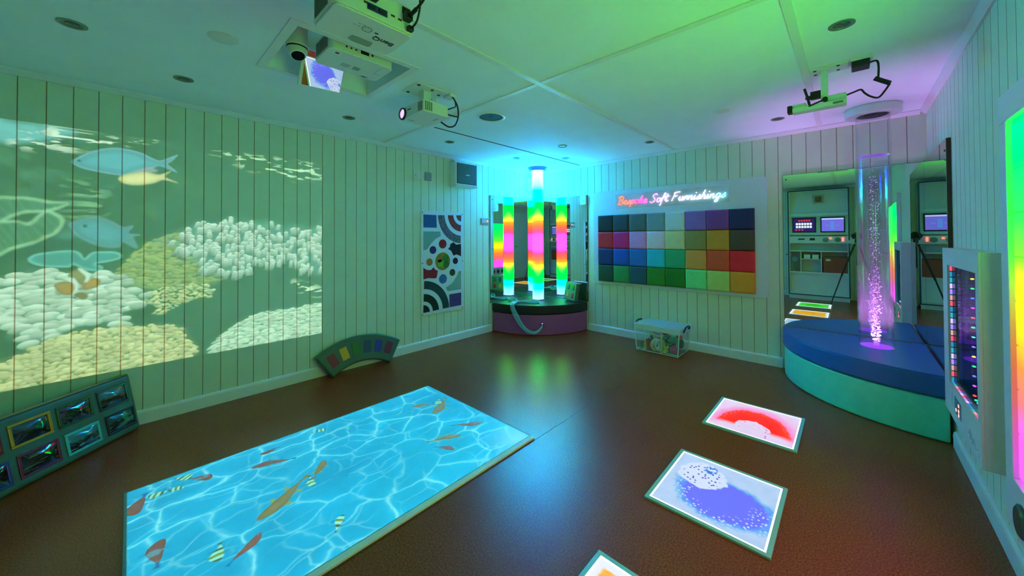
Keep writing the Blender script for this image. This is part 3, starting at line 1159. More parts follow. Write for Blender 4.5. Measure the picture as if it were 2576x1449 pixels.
# sockets on the back
mb = MB()
mb.box((x1 - 0.001, y0 + 0.11, z0 + 0.028), (x1 + 0.002, y0 + 0.185, z0 + 0.052), 0)
for yy in (y0 + 0.128, y0 + 0.166):
    mb.prism([(yy - 0.012, z0 + 0.034), (yy + 0.010, z0 + 0.034), (yy + 0.012, z0 + 0.046), (yy - 0.014, z0 + 0.046)], x1, x1 + 0.006, 'x', 1)
mb.build('video_sockets', [PBLUE, PORT], t)
for (yy, zz) in ((y0 + 0.098, z0 + 0.045), (y0 + 0.2, z0 + 0.042), (y0 + 0.228, z0 + 0.04)):
    MB().box((x1 - 0.001, yy, zz), (x1 + 0.003, yy + 0.014, zz + 0.006), 0).build('small_socket', PRED, t)
mb = MB()
mb.box((x1 - 0.001, y0 + 0.245, z0 + 0.075), (x1 + 0.002, y0 + 0.28, z0 + 0.1))
mb.build('power_socket', PORT, t)
mb = MB()
mb.box((x1, y0 + 0.112, z0 + 0.06), (x1 + 0.035, y0 + 0.142, z0 + 0.1))
mb.box((x1 + 0.035, y0 + 0.117, z0 + 0.064), (x1 + 0.055, y0 + 0.137, z0 + 0.096))
mb.build('video_plug', DARK, t, bevel=0.003)
mb = MB()
mb.box((x1, y0 + 0.247, z0 + 0.045), (x1 + 0.028, y0 + 0.275, z0 + 0.075))
mb.tube([(x1 + 0.028, y0 + 0.262, z0 + 0.06), (x1 + 0.06, y0 + 0.27, z0 + 0.075)], 0.008)
mb.build('power_plug', DARK, t, bevel=0.002)
cable('power_cable', [(x1 + 0.05, y0 + 0.266, z0 + 0.07), (x1 + 0.09, y0 + 0.28, z0 + 0.1), (x1 + 0.08, y0 + 0.3, z0 + 0.17), (x1 + 0.0, y0 + 0.25, CEIL)], 0.005, t)
mb = MB()
mb.box((x1, y0 + 0.262, z0 + 0.012), (x1 + 0.02, y0 + 0.284, z0 + 0.03))
mb.build('signal_plug', DARK, t, bevel=0.002)
cable('signal_cable', [(x1 + 0.02, y0 + 0.273, z0 + 0.02), (x1 + 0.05, y0 + 0.28, z0 + 0.045), (x1 + 0.055, y0 + 0.285, z0 + 0.13), (x1 + 0.01, y0 + 0.26, CEIL)], 0.004, t)
# marks on the underside
INK = mat('grey_print', (44, 66, 66), 0.5)
mb = MB()
cx, cy = 2.295, -3.752
mb.lathe([(0.0165, -0.0006), (0.0185, -0.0006), (0.0185, 0.0004), (0.0165, 0.0004)], 32, 0, Matrix.Translation((cx, cy, z0)), close=True)
for a in (0, 90, 180, 270):
    mb.box((-0.0008, 0.005, -0.0005), (0.0008, 0.012, 0.0004), 0, Matrix.Translation((cx, cy, z0)) @ Matrix.Rotation(R(a), 4, 'Z'))
mb.box((cx - 0.005, cy + 0.03, z0 - 0.0005), (cx + 0.004, cy + 0.044, z0 + 0.0004))
for (a, b) in ((-0.052, -0.008), (-0.040, 0.01)):
    for k in range(2):
        mb.box((cx + 0.008 + b, cy + a + k * 0.016, z0 - 0.0004), (cx + 0.0095 + b, cy + a + k * 0.016 + 0.011, z0 + 0.0004))
for k in range(3):
    mb.box((cx - 0.02 - k * 0.005, cy + 0.05, z0 - 0.0004), (cx - 0.0185 - k * 0.005, cy + 0.062, z0 + 0.0004))
mb.build('printed_symbols', INK, t)


def lettering(name, text, size, M, m, parent, depth=0.0006, space=1.0, bold=0.0):
    cu = bpy.data.curves.new(name, 'FONT')
    cu.body = text
    cu.size = size
    cu.extrude = depth
    cu.offset = bold
    cu.space_character = space
    cu.align_x = 'CENTER'
    cu.align_y = 'CENTER'
    cu.materials.append(m)
    tmp = bpy.data.objects.new(name, cu)
    col.objects.link(tmp)
    me = bpy.data.meshes.new_from_object(tmp.evaluated_get(bpy.context.evaluated_depsgraph_get()))
    bpy.data.objects.remove(tmp)
    me.name = name
    me.transform(M)
    if not me.materials:
        me.materials.append(m)
    o = bpy.data.objects.new(name, me)
    col.objects.link(o)
    if parent is not None:
        o.parent = parent
        o.matrix_parent_inverse = WORLD[parent.name].inverted()
    return o


lettering('maker_name', 'BenQ', 0.036, frame_matrix((2.262, -3.672, z0 - 0.0004), (0, -1, 0), (-1, 0, 0), (0, 0, -1)), INK, t, bold=0.0008)
mb = MB()
mb.add([(2.19, -3.78, z0 - 0.001), (2.19, -3.69, z0 - 0.001), (2.222, -3.695, z0 - 0.001), (2.222, -3.775, z0 - 0.001)], [(0, 1, 2, 3)])
mb.add([(2.178, -3.76, z0 - 0.0012), (2.178, -3.70, z0 - 0.0012), (2.19, -3.69, z0 - 0.001), (2.19, -3.78, z0 - 0.001)], [(0, 1, 2, 3)])
mb.build('lens_cutaway', mat('lens_hood_grey', (150, 160, 140), 0.6), t)
MB().lathe([(0.0, -0.006), (0.026, -0.004), (0.03, 0.0), (0.03, 0.004)], 24, 0, frame_matrix((x0, -3.85, 2.105), (0, 1, 0), (0, 0, 1), (-1, 0, 0))).build('lens', LENS, t, smooth=True)
mb = MB()
mb.box((2.22, -3.80, CEIL - 0.01), (2.32, -3.70, CEIL))
mb.tube([(2.27, -3.75, z1), (2.27, -3.75, CEIL - 0.005)], 0.022, 16)
mb.build('ceiling_mount', PW, t, smooth=True)
reef_lamp = projector_lamp('lens_lamp', t, (2.10, -3.85, 2.105), (0, 1, 0), (0, 0, 1), (1, 0, 0),
                           (WALLPIC[0] + 3.85, WALLPIC[1] - 2.105, WALLPIC[2] + 3.85, WALLPIC[3] - 2.105), 2.10, REEF_IMG, REEF_POWER)

# ------------------------------------------------------------------ projector inside the ceiling recess
t = thing('recessed_projector', 'white projector sitting in the square ceiling recess beside the dome camera', 'projector', (1.56, -3.48, 2.25))
x0, x1, y0, y1, z0, z1 = 1.44, 1.672, -3.657, -3.305, 2.252, 2.35
prof = [(x0 + 0.03, y0), (x1 - 0.02, y0), (x1, y0 + 0.02), (x1, y1), (x0 + 0.02, y1), (x0, y1 - 0.03), (x0, -3.50), (x0 + 0.025, -3.53), (x0 + 0.025, -3.58), (x0, -3.62)]
prof = rounded(x0, y0, x1, y1, 0.03)
mb = MB()
mb.prism(prof, z0, z1)
mb.build('body', PW, t, smooth=True, bevel=0.004, angle=30)
mb = MB()
for k in range(12):
    mb.box((x0 + 0.04 + k * 0.014, y0 - 0.0015, z0 + 0.015), (x0 + 0.047 + k * 0.014, y0 + 0.002, z1 - 0.015))
mb.build('side_vent', PWD, t)
mb = MB()
for (a, b, zz, hh) in ((0.02, 0.028, 0.05, 0.02), (0.05, 0.02, 0.06, 0.012), (0.08, 0.03, 0.06, 0.012), (0.05, 0.008, 0.03, 0.008), (0.075, 0.008, 0.03, 0.008),
                       (0.1, 0.008, 0.03, 0.008), (0.13, 0.045, 0.025, 0.03), (0.19, 0.01, 0.03, 0.012), (0.21, 0.008, 0.045, 0.008)):
    mb.box((x1 - 0.002, y0 + 0.03 + a, z0 + zz), (x1 + 0.0015, y0 + 0.03 + a + b, z0 + zz + hh))
mb.build('sockets', PORT, t)
mb = MB()
mb.lathe([(0.0, -0.001), (0.011, -0.001), (0.011, 0.0005)], 20, 1, Matrix.Translation((x1 - 0.035, y0 + 0.05, z0)))
mb.box((x1 - 0.055, y0 + 0.03, z0 - 0.0005), (x1 - 0.018, y0 + 0.07, z0 + 0.001), 0)
mb.build('sticker', [mat('sticker_white', (230, 235, 230), 0.5), mat('sticker_red', (130, 26, 20), 0.4)], t)
for (ya_, yb_, wd) in ((y0 + 0.11, y0 + 0.16, 0.002), (y0 + 0.175, y0 + 0.215, 0.004)):
    mb = MB()
    for k in range(5):
        mb.box((x0 + 0.07 + k * 0.009, ya_, z0 - 0.0004), (x0 + 0.07 + wd + k * 0.009, yb_, z0 + 0.001))
    mb.build('printed_text', INK, t)
mb = MB()
mb.box((x0 + 0.1, y1 - 0.06, z0 - 0.0004), (x0 + 0.101, y1 - 0.01, z0 + 0.001))
mb.box((x0 + 0.1, y1 - 0.06, z0 - 0.0004), (x1 - 0.02, y1 - 0.059, z0 + 0.001))
mb.build('hatch_seam', INK, t)
lettering('maker_name', 'NEC', 0.02, frame_matrix((1.462, -3.385, z0 - 0.0004), (0, -1, 0), (-1, 0, 0), (0, 0, -1)), INK, t, bold=0.0004)
mb = MB()
mb.box((1.52, -3.52, z1), (1.58, -3.46, RZ))
mb.build('mounting_post', PWD, t)
t2 = thing('fold_mirror', 'small tilted mirror plate under the recess projector, reflecting a blue tile', 'mirror', (1.30, -3.53, 2.3))
# plate hangs at the recess edge, its face turned down towards the floor
mp_ = Vector((1.31, -3.50, 2.23))
mn = ((Vector((3.593, -4.354, 1.2735)) - mp_).normalized() + (Vector((3.10, -2.30, 0.0)) - mp_).normalized()).normalized()      # turned so the eye meets the blue tile
mx_ = Vector((0.08, 1.0, 0.0))
mx_ = (mx_ - mn * mx_.dot(mn)).normalized()
my_ = mn.cross(mx_)
MM = frame_matrix((1.285, -3.555, 2.275), mx_, my_, mn)
MB().box((-0.115, -0.10, -0.006), (0.115, 0.12, -0.001), 0, MM).build('back_plate', PW, t2, bevel=0.001)
MB().box((-0.108, -0.095, -0.001), (0.112, 0.115, 0.0), 0, MM).build('mirror_face', mirror_mat('front_mirror', (235, 235, 240)), t2)
mb = MB()
mb.box((-0.125, -0.105, -0.01), (-0.108, 0.155, 0.006), 0, MM)
mb.build('side_bar', PW, t2, bevel=0.002)
mb = MB()
mb.box((-0.012, 0.11, -0.012), (0.012, 0.17, -0.006), 0, MM)
mb.build('bracket', PW, t2)
pool_lamp = projector_lamp('fold_mirror_lamp', t2, (1.36, -3.54, 2.20), (1, 0, 0), (0, 1, 0), (0, 0, 1),
                           (POOLPIC[0] - 1.36, POOLPIC[1] + 3.54, POOLPIC[2] - 1.36, POOLPIC[3] + 3.54), 2.188, POOL_IMG, POOL_POWER)

# dome camera in the recess
t = thing('dome_camera', 'white eyeball security camera in the corner of the ceiling recess', 'security camera', (1.42, -3.735, 2.36))
MD = Matrix.Translation((1.425, -3.735, 2.30))
MB().lathe([(0.050, 0.14), (0.052, 0.04), (0.056, 0.032), (0.056, 0.012), (0.053, 0.008)], 32, 0, MD).build('housing', PW, t, smooth=True, angle=30)
MB().lathe([(0.0515, 0.010), (0.0505, 0.0), (0.0, 0.0)], 32, 0, MD).build('dark_gap', DARK, t, smooth=True)
MR = MD @ Matrix.Rotation(R(-22), 4, 'Y')
MB().lathe([(0.049, 0.006), (0.0495, -0.004), (0.047, -0.020), (0.040, -0.038), (0.037, -0.044), (0.032, -0.045), (0.0, -0.045)], 32, 0, MR).build('eyeball', PW, t, smooth=True)
le = MB().lathe([(0.033, -0.044), (0.031, -0.048), (0.012, -0.047), (0.011, -0.049), (0.0, -0.049)], 32, 0, MR).build('lens_window', mat('dome_window', (16, 22, 40), 0.08), t, smooth=True)

# ------------------------------------------------------------------ small projector with exposed lens
t = thing('small_projector', 'small white projector with dark round lens hanging under a screwed ceiling plate', 'projector', (1.45, -2.95, 2.1))
x0, x1, y0, y1, z0, z1 = 1.302, 1.595, -3.055, -2.853, 2.10, 2.178
MB().prism(rounded(x0, y0, x1, y1, 0.012), z0, z1).build('body', PW, t, smooth=True, bevel=0.004, angle=30)
LM = frame_matrix((1.345, y0, 2.135), (1, 0, 0), (0, 0, 1), (0, -1, 0))
ln = MB().lathe([(0.040, -0.004), (0.042, 0.006), (0.040, 0.012), (0.033, 0.012), (0.031, 0.004)], 32, 0, LM).build('lens_ring', DARK, t, smooth=True)
MB().lathe([(0.031, 0.005), (0.022, 0.011), (0.010, 0.014), (0.0, 0.015)], 32, 0, LM).build('lens', mat('violet_lens', (150, 120, 170), 0.04, spec=1.0, emit=(190, 150, 225), estr=0.9), ln, smooth=True)  # violet lens glass with a weak emission of its own
mb = MB()
for i in range(4):
    for k in range(8):
        mb.box((x1 - 0.012 - i * 0.014 - 0.009, y0 - 0.0012, z0 + 0.010 + k * 0.0075), (x1 - 0.012 - i * 0.014, y0 + 0.001, z0 + 0.0145 + k * 0.0075))
        mb.box((x1 - 0.001, y0 + 0.012 + i * 0.015, z0 + 0.010 + k * 0.0075), (x1 + 0.0012, y0 + 0.022 + i * 0.015, z0 + 0.0145 + k * 0.0075))
mb.build('corner_grille', PORT, t)
for (p_, q_) in (((x0 + 0.1, y0 - 0.0008, z0 + 0.045), (x0 + 0.14, y0 + 0.001, z0 + 0.053)), ((x0 + 0.055, y0 + 0.03, z0 - 0.0005), (x0 + 0.06, y0 + 0.08, z0 + 0.001)),
                 ((x0 + 0.16, y1 - 0.04, z0 - 0.0005), (x0 + 0.22, y1 - 0.035, z0 + 0.001))):
    MB().box(p_, q_).build('printed_mark', INK, t)
mb = MB()
mb.box((1.375, -3.085, CEIL - 0.008), (1.575, -2.835, CEIL))
pl = mb.build('ceiling_plate', PW, t, bevel=0.002)
for (a, b) in ((1.40, -3.05), (1.55, -3.06), (1.54, -2.95), (1.50, -2.87), (1.40, -2.87)):
    MB().lathe([(0.011, -0.002), (0.011, 0.001)], 12, 0, Matrix.Translation((a, b, CEIL - 0.009))).build('screw', mat('dark_screw', (40, 36, 30), 0.4, metal=0.6), pl)
mb = MB()
mb.box((1.44, -2.99, 2.215), (1.50, -2.93, CEIL - 0.008))
mb.box((1.425, -2.995, 2.186), (1.515, -2.925, 2.214))
mb.tube([(1.41, -2.96, 2.2), (1.53, -2.96, 2.2)], 0.009)
for (a, b) in ((1.42, -3.0), (1.52, -3.0), (1.52, -2.9), (1.42, -2.9)):
    mb.tube([(a, b, z1), (a, b, z1 + 0.014)], 0.007)
mb.box((1.41, -3.01, z1 + 0.01), (1.53, -2.89, z1 + 0.016))
mb.tube([(1.56, -2.93, z1), (1.56, -2.93, 2.225)], 0.007)
mb.build('swivel_mount', PW, t, bevel=0.001)
cable('power_cable', [(1.545, -2.80, CEIL - 0.004), (1.58, -2.80, 2.25), (1.62, -2.80, 2.19), (1.632, -2.80, 2.13), (1.62, -2.80, 2.085), (1.58, -2.795, 2.06), (1.52, -2.80, 2.065), (1.485, -2.84, 2.098)], 0.0055, t)
cable('signal_cable', [(1.55, -2.79, CEIL - 0.004), (1.575, -2.785, 2.24), (1.60, -2.80, 2.19), (1.615, -2.84, 2.165), (1.594, -2.86, 2.155)], 0.0045, t)
cable('spare_lead', [(1.632, -2.80, 2.11), (1.617, -2.815, 2.112), (1.594, -2.86, 2.12)], 0.005, t)
MB().box((1.50, -2.83, CEIL - 0.022), (1.58, -2.77, CEIL)).build('wall_socket', PW, t, bevel=0.004)

# ------------------------------------------------------------------ gesture sensor on the right of the ceiling
t = thing('motion_sensor', 'white bar-shaped sensor on a ceiling bracket with black cable', 'sensor', (3.5, -1.47, CEIL))
mb = MB()
mb.box((3.425, -1.528, CEIL - 0.012), (3.60, -1.418, CEIL))
pl = mb.build('ceiling_plate', PW, t, bevel=0.002)
for (a, b) in ((3.45, -1.51), (3.555, -1.515), (3.45, -1.44), (3.555, -1.44)):
    MB().lathe([(0.008, -0.002), (0.008, 0.001)], 12, 0, Matrix.Translation((a, b, CEIL - 0.0125))).build('screw', MATS['dark_screw'], pl)
mb = MB()
mb.box((3.475, -1.487, 2.085), (3.51, -1.481, CEIL - 0.012))
mb.build('hanging_arm', PW, t, bevel=0.001)
mb = MB()
mb.box((3.338, -1.5, 2.05), (3.59, -1.425, 2.079))
mb.box((3.338, -1.478, 2.079), (3.405, -1.425, 2.105))
mb.box((3.50, -1.478, 2.079), (3.59, -1.425, 2.12))
mb.build('sensor_body', PW, t, bevel=0.004)
mb = MB()
mb.box((3.312, -1.49, 2.055), (3.337, -1.435, 2.10))
mb.build('lens_cap', DARK, t, bevel=0.004)
mb = MB()
mb.box((3.53, -1.502, 2.056), (3.575, -1.499, 2.068))
mb.build('info_label', mat('grey_label', (120, 125, 112), 0.5), t)
mb = MB()
mb.box((3.425, -1.47, 2.12), (3.475, -1.44, 2.165))
mb.tube([(3.425, -1.49, 2.06), (3.415, -1.482, 2.12), (3.398, -1.475, 2.19)], 0.007)
mb.tube([(3.42, -1.51, 2.068), (3.495, -1.50, 2.095)], 0.005)
mb.tube([(3.495, -1.507, 2.095), (3.495, -1.475, 2.095)], 0.013, 16)
mb.tube([(3.405, -1.48, 2.13), (3.45, -1.46, 2.13)], 0.012)
mb.build('clamp_lever', DARK, t, smooth=True)
mb = MB()
mb.box((3.608, -1.53, CEIL - 0.014), (3.70, -1.42, CEIL))
mb.build('power_plate', PW, t)
mb = MB()
mb.box((3.612, -1.528, CEIL - 0.05), (3.688, -1.44, CEIL - 0.014))
mb.build('power_brick', DARK, t, bevel=0.004)
cable('sensor_cable', [(3.59, -1.46, 2.105), (3.62, -1.47, 2.11), (3.65, -1.475, 2.115), (3.665, -1.48, 2.09), (3.69, -1.48, 2.063), (3.72, -1.48, 2.05), (3.745, -1.48, 2.08), (3.765, -1.48, 2.115)], 0.005, t)
cable('supply_cable', [(3.688, -1.49, CEIL - 0.03), (3.715, -1.49, CEIL - 0.03), (3.722, -1.49, 2.22), (3.72, -1.485, 2.16)], 0.005, t)
mb = MB()
a_, b_ = Vector((3.705, -1.482, 2.155)), Vector((3.765, -1.482, 2.115))
mb.tube(smooth_path([a_ + Vector((0, -.004, .006)), (a_ + b_) / 2 + Vector((0, 0, 0.004)), b_ + Vector((0, -.004, .0))], 5), 0.012, 12)
mb.build('inline_switch', DARK, t, smooth=True)

# ------------------------------------------------------------------ things set into the ceiling
RIM = mat('downlight_rim', (120, 140, 130), 0.35, metal=0.5)
LAMPOFF = mat('unlit_lamp', (60, 78, 64), 0.25, spec=0.8)  # lamp face darkened in place of the shaded recess of a fitting


def downlight(x, y, label, r=0.049, group='downlights'):
    t = thing('downlight', label, 'downlight', (x, y, CEIL), group)
    M = Matrix.Translation((x, y, CEIL))
    MB().lathe([(r, 0.0), (r, -0.004), (r * 0.86, -0.006), (r * 0.70, -0.003), (r * 0.66, -0.0005), (r * 0.66, 0.0)], 32, 0, M).build('rim', RIM, t, smooth=True)
    MB().lathe([(r * 0.66, -0.0012), (r * 0.5, -0.002), (r * 0.46, -0.0045), (r * 0.3, -0.0055), (0.0, -0.0065)], 24, 0, M).build('lamp', LAMPOFF, t, smooth=True)


for (x, y, lab) in (
        (0.953, -4.540, 'unlit round downlight in the ceiling above the far left end of the reef picture'),
        (0.546, -4.122, 'unlit downlight left of the recess, above the projected blue fish'),
        (0.551, -3.098, 'unlit downlight between the small projector and the left wall, above the reef right edge'),
        (0.535, -2.048, 'unlit downlight above the round plates near the extractor fan'),
        (0.515, -0.979, 'small unlit downlight left of the glowing column, near the left cornice'),
        (0.961, -0.541, 'small unlit downlight just right of the glowing column top'),
        (2.055, -0.564, 'unlit downlight above the colour sample board'),
        (3.152, -0.535, 'unlit downlight near the cornice left of the bubble tube cap'),
        (3.577, -2.024, 'unlit round downlight above the white bar sensor at the upper right')):
    downlight(x, y, lab)


def blank(x, y, r, label, ring):
    t = thing('smoke_detector_base' if ring else 'blank_plate', label, 'ceiling plate', (x, y, CEIL), 'round ceiling plates')
    M = Matrix.Translation((x, y, CEIL))
    if ring:
        MB().lathe([(r, 0.0), (r, -0.006), (r * 0.9, -0.008), (r * 0.82, -0.003), (r * 0.80, 0.0)], 32, 0, M).build('rim', RIM, t, smooth=True)
        MB().lathe([(r * 0.8, -0.001), (r * 0.6, -0.003), (0, -0.003)], 32, 0, M).build('cover', PW, t, smooth=True)
    else:
        MB().lathe([(r, 0.0), (r, -0.002), (r * 0.92, -0.005), (r * 0.8, -0.006)], 40, 0, M).build('rim', PW, t, smooth=True)
        MB().lathe([(r * 0.8, -0.0055), (r * 0.75, -0.007), (0.0, -0.0075)], 40, 0, M).build('cover', PW, t, smooth=True)


blank(1.310, -4.032, 0.064, 'blank white disc plate in the ceiling left of the recess', False)
blank(1.291, -1.080, 0.05, 'ring shaped plate in the ceiling right of the round speaker', True)
blank(2.855, -1.093, 0.058, 'faint white disc plate in the lilac ceiling left of the bar sensor', False)

t = thing('ceiling_speaker', 'round white ceiling speaker with dark grille beside the small projector', 'speaker', (1.417, -2.286, CEIL))
M = Matrix.Translation((1.417, -2.286, CEIL))
MB().lathe([(0.118, 0.0), (0.118, -0.006), (0.112, -0.009), (0.100, -0.007), (0.098, 0.0)], 48, 0, M).build('rim', PW, t, smooth=True)
g_ = MB().lathe([(0.098, -0.002), (0.05, -0.004), (0.02, -0.005), (0.018, -0.007), (0.0, -0.0075)], 40, 0, M).build('grille', mat('speaker_mesh', (40, 70, 58), 0.7, bump=0.6, bscale=700), t, smooth=True)

# ------------------------------------------------------------------ corner mirrors
EDGE = mat('mirror_edge_brown', (64, 40, 22), 0.5)
MIR = mirror_mat('acrylic_mirror', (222, 232, 228))
SCREW = mat('mirror_screw', (90, 92, 90), 0.3, metal=0.8)


def mirror(name, label, lo, hi, axis, screws, edge=EDGE):
    """lo/hi: box of the mirror; axis: the thin one; the face looks into the room"""
    t = thing(name, label, 'mirror', ((lo[0] + hi[0]) / 2, (lo[1] + hi[1]) / 2, lo[2]), 'corner mirrors')
    lo, hi = list(lo), list(hi)
    mb = MB()
    mb.box(lo, hi)
    mb.build('backing_board', edge, t)
    a, b = list(lo), list(hi)
    e = 0.0012
    for k in range(3):
        if k != axis[0]:
            a[k] += 0.002
            b[k] -= 0.002
    k = axis[0]
    if axis[1] > 0:
        a[k], b[k] = hi[k], hi[k] + e
    else:
        a[k], b[k] = lo[k] - e, lo[k]
    f = MB().box(a, b).build('mirror_face', MIR, t)
    for s in screws:
        d = (1, 0, 0) if k == 0 else (0, 1, 0)
        d = Vector(d) * axis[1]
        o = list(s)
        o[k] = b[k] if axis[1] > 0 else a[k]
        up = Vector((0, 0, 1))
        MB().lathe([(0.007, 0.0), (0.007, 0.002), (0.004, 0.0035), (0, 0.0035)], 12, 0, frame_matrix(o, up.cross(d), up, d)).build('screw', SCREW, f, smooth=True)
    return t


ZP = 0.386
mirror('wall_mirror', 'tall mirror on the left wall behind the rainbow column', (0.0015, -0.972, ZP), (0.0095, -0.012, 1.860), (0, 1), ((0, -0.93, 1.80), (0, -0.93, 1.12), (0, -0.93, 0.46)))
mirror('wall_mirror', 'tall mirror on the back wall behind the rainbow column and small tactile cushion', (0.0145, -0.0095, ZP), (0.947, -0.0015, 1.858), (1, -1), ((0.91, 0, 1.80), (0.91, 0, 0.9)))
mirror('wall_mirror', 'wide mirror on the back wall behind the clear bubble tube', (3.122, -0.0095, 0.41), (4.035, -0.0015, 1.864), (1, -1), ((3.15, 0, 1.82), (3.15, 0, 1.1)))
mirror('wall_mirror', 'brown edged mirror on the right wall above the blue and turquoise seat', (4.03, -0.925, 0.41), (4.0485, -0.012, 1.872), (0, -1), ((0, -0.89, 1.80),))

# ------------------------------------------------------------------ corner seats
def quarter(cx, cy, sx, r, n=28, inner=0.0):
    """quarter disc polygon in a room corner; sx=+1 opens to +x, -1 to -x; always towards -y"""
    pts = [(cx, cy)]
    for k in range(n + 1):
        a = R(90.0 * k / n)
        pts.append((cx + sx * r * math.cos(a), cy - r * math.sin(a)))
    return pts if sx < 0 else pts[::-1]


def vinyl(name, c, rough=0.42):
    return mat(name, c, rough, spec=0.45, bump=0.12, bscale=220, vary=0.05, vscale=14)


def corner_seat(name, label, cx, cy, sx, r, zm, zt, base_m, top_m, hole):
    t = thing(name, label, 'corner seat', (cx + sx * 0.4, cy - 0.4, 0))
    MB().prism(quarter(cx, cy, sx, r - 0.012, 36), 0.0, zm - 0.004).build('padded_base', base_m, t, smooth=True, bevel=0.012, seg=3, angle=50)
    # two wedge cushions on top, split along the middle, with a hole for the tube
    MB().prism(quarter(cx, cy, sx, r, 36), zm, zt).build('cushion_top', top_m, t, smooth=True, bevel=0.016, seg=4, angle=50)
    pts = [(cx + sx * (r - 0.006) * math.cos(R(a)), cy - (r - 0.006) * math.sin(R(a)), zt - 0.002) for a in np.linspace(1, 89, 40)]
    MB().tube(pts, 0.0045, 8).build('piping', top_m, t, smooth=True)
    return t


seat_a = corner_seat('corner_seat', 'small corner plinth with black cushion top and purple padded base', 0.010, -0.011, 1, 0.935, 0.268, 0.384,
                     vinyl('purple_vinyl', (170, 84, 150)), vinyl('black_vinyl', (26, 27, 30), 0.5), None)
seat_b = corner_seat('corner_seat', 'large quarter round seat with blue cushion top and turquoise base', 4.028, -0.011, -1, 0.915, 0.268, 0.408,
                     vinyl('turquoise_vinyl', (90, 238, 205)), vinyl('blue_vinyl', (24, 98, 178)), None)
mb = MB()
mb.prism([(0.012, -0.30), (0.012, -0.305), (0.62, -0.62), (0.622, -0.616)], 0.383, 0.3855)
mb.build('cushion_seam', mat('seam_dark', (10, 11, 13), 0.8), seat_a)

# ------------------------------------------------------------------ rainbow column
BLU, CYA, GRN, YEL, ORA, RED_, MAG = (0.32, 0.50, 18.0), (0.0, 44.0, 84.0), (0.0, 6.0, 0.06), (1.2, 0.34, 0.015), (1.2, 0.12, 0.03), (1.2, 0.05, 0.13), (1.2, 0.08, 1.4)


def col_stops(s):
    """colour bands up the column; s widens the warm bands (the core reads ahead of the skin)"""
    zc, h = 1.20, 1.86
    b = [(-0.82, (0.32, 0.50, 1.6)), (-0.70, (0.26, 0.55, 1.8)), (-0.65, (0.0, 1.6, 2.4)), (-0.585, (0.0, 2.2, 1.6)), (-0.55, GRN), (-0.37, GRN), (-0.30, YEL), (-0.23, ORA), (-0.14, RED_), (-0.09, MAG),
         (0.09, MAG), (0.14, RED_), (0.23, ORA), (0.31, YEL), (0.38, GRN), (0.57, GRN), (0.625, (0.0, 46.0, 84.0)), (0.74, (0.0, 46.0, 84.0)), (0.80, (0.40, 0.55, 40.0)), (0.95, (0.45, 0.56, 60.0))]
    out = []
    for p, c in b:
        z = zc + p * s * 1.02
        out.append(((z - 0.384) / h, c))
    return out


t = thing('light_column', 'tall glowing rainbow LED column standing on the black corner plinth', 'light column', (0.305, -0.305, 0.384))
MT = Matrix.Translation((0.305, -0.305, 0))
skin = ramp_glow('column_skin', 'Z', 0.384, 2.244, col_stops(1.0), COLUMN_GLOW)


def skin_material(m, clear):
    """frosted tube: half its glow is its own diffuse skin, the rest shows the bright core through it"""
    nt = m.node_tree
    e = [n for n in nt.nodes if n.type == 'EMISSION'][0]
    tr = nt.nodes.new('ShaderNodeBsdfTransparent')
    mx = nt.nodes.new('ShaderNodeMixShader')
    mx.inputs[0].default_value = clear
    nt.links.new(e.outputs[0], mx.inputs[1])
    nt.links.new(tr.outputs[0], mx.inputs[2])
    nt.links.new(mx.outputs[0], nt.nodes['Material Output'].inputs[0])
    return m


MB().lathe([(0.083, 0.386), (0.083, 2.240)], 48, 0, MT).build('frosted_tube', skin_material(skin, 0.68), t, smooth=True)
layers = [(0.076, 1.04, 0.7), (0.068, 1.08, 0.7), (0.060, 1.12, 0.7), (0.051, 1.16, 0.66), (0.042, 1.20, 0.6), (0.033, 1.245, 0.5), (0.023, 1.30, 0.0)]
for i, (r_, sc_, cl) in enumerate(layers):
    m_ = ramp_glow('column_layer_%d' % i, 'Z', 0.384, 2.244, col_stops(sc_), COLUMN_GLOW * 1.05)
    if cl:
        skin_material(m_, cl)
    MB().lathe([(r_, 0.388), (r_, 2.237)], 40, 0, MT).build('diffuser_layer' if cl else 'glowing_core', m_, t, smooth=True)
CAPM = mat('blue_grey_cap', (120, 132, 150), 0.5)
MB().lathe([(0.118, 2.238), (0.120, 2.242), (0.120, 2.262), (0.135, 2.264), (0.137, 2.282), (0.137, CEIL), (0, CEIL)], 48, 0, MT).build('ceiling_cap', CAPM, t, smooth=True, angle=30)
MB().lathe([(0.084, 0.384), (0.090, 0.385), (0.090, 0.392), (0.084, 0.394)], 48, 0, MT, close=True).build('base_ring', mat('clear_ring', (150, 170, 220), 0.2), t, smooth=True)

t = thing('wall_sounder', 'white oval wall unit half hidden behind the top of the glowing column', 'sounder', (0.01, -0.13, 2.0))
MB().prism(rounded(-0.055, -0.115, 0.055, 0.115, 0.05, 8), 0.0, 0.035, 'z', 0, frame_matrix((0.001, -0.155, 2.09), (0, 1, 0), (0, 0, 1), (1, 0, 0))).build('case', PW, t, smooth=True, bevel=0.01, seg=3)

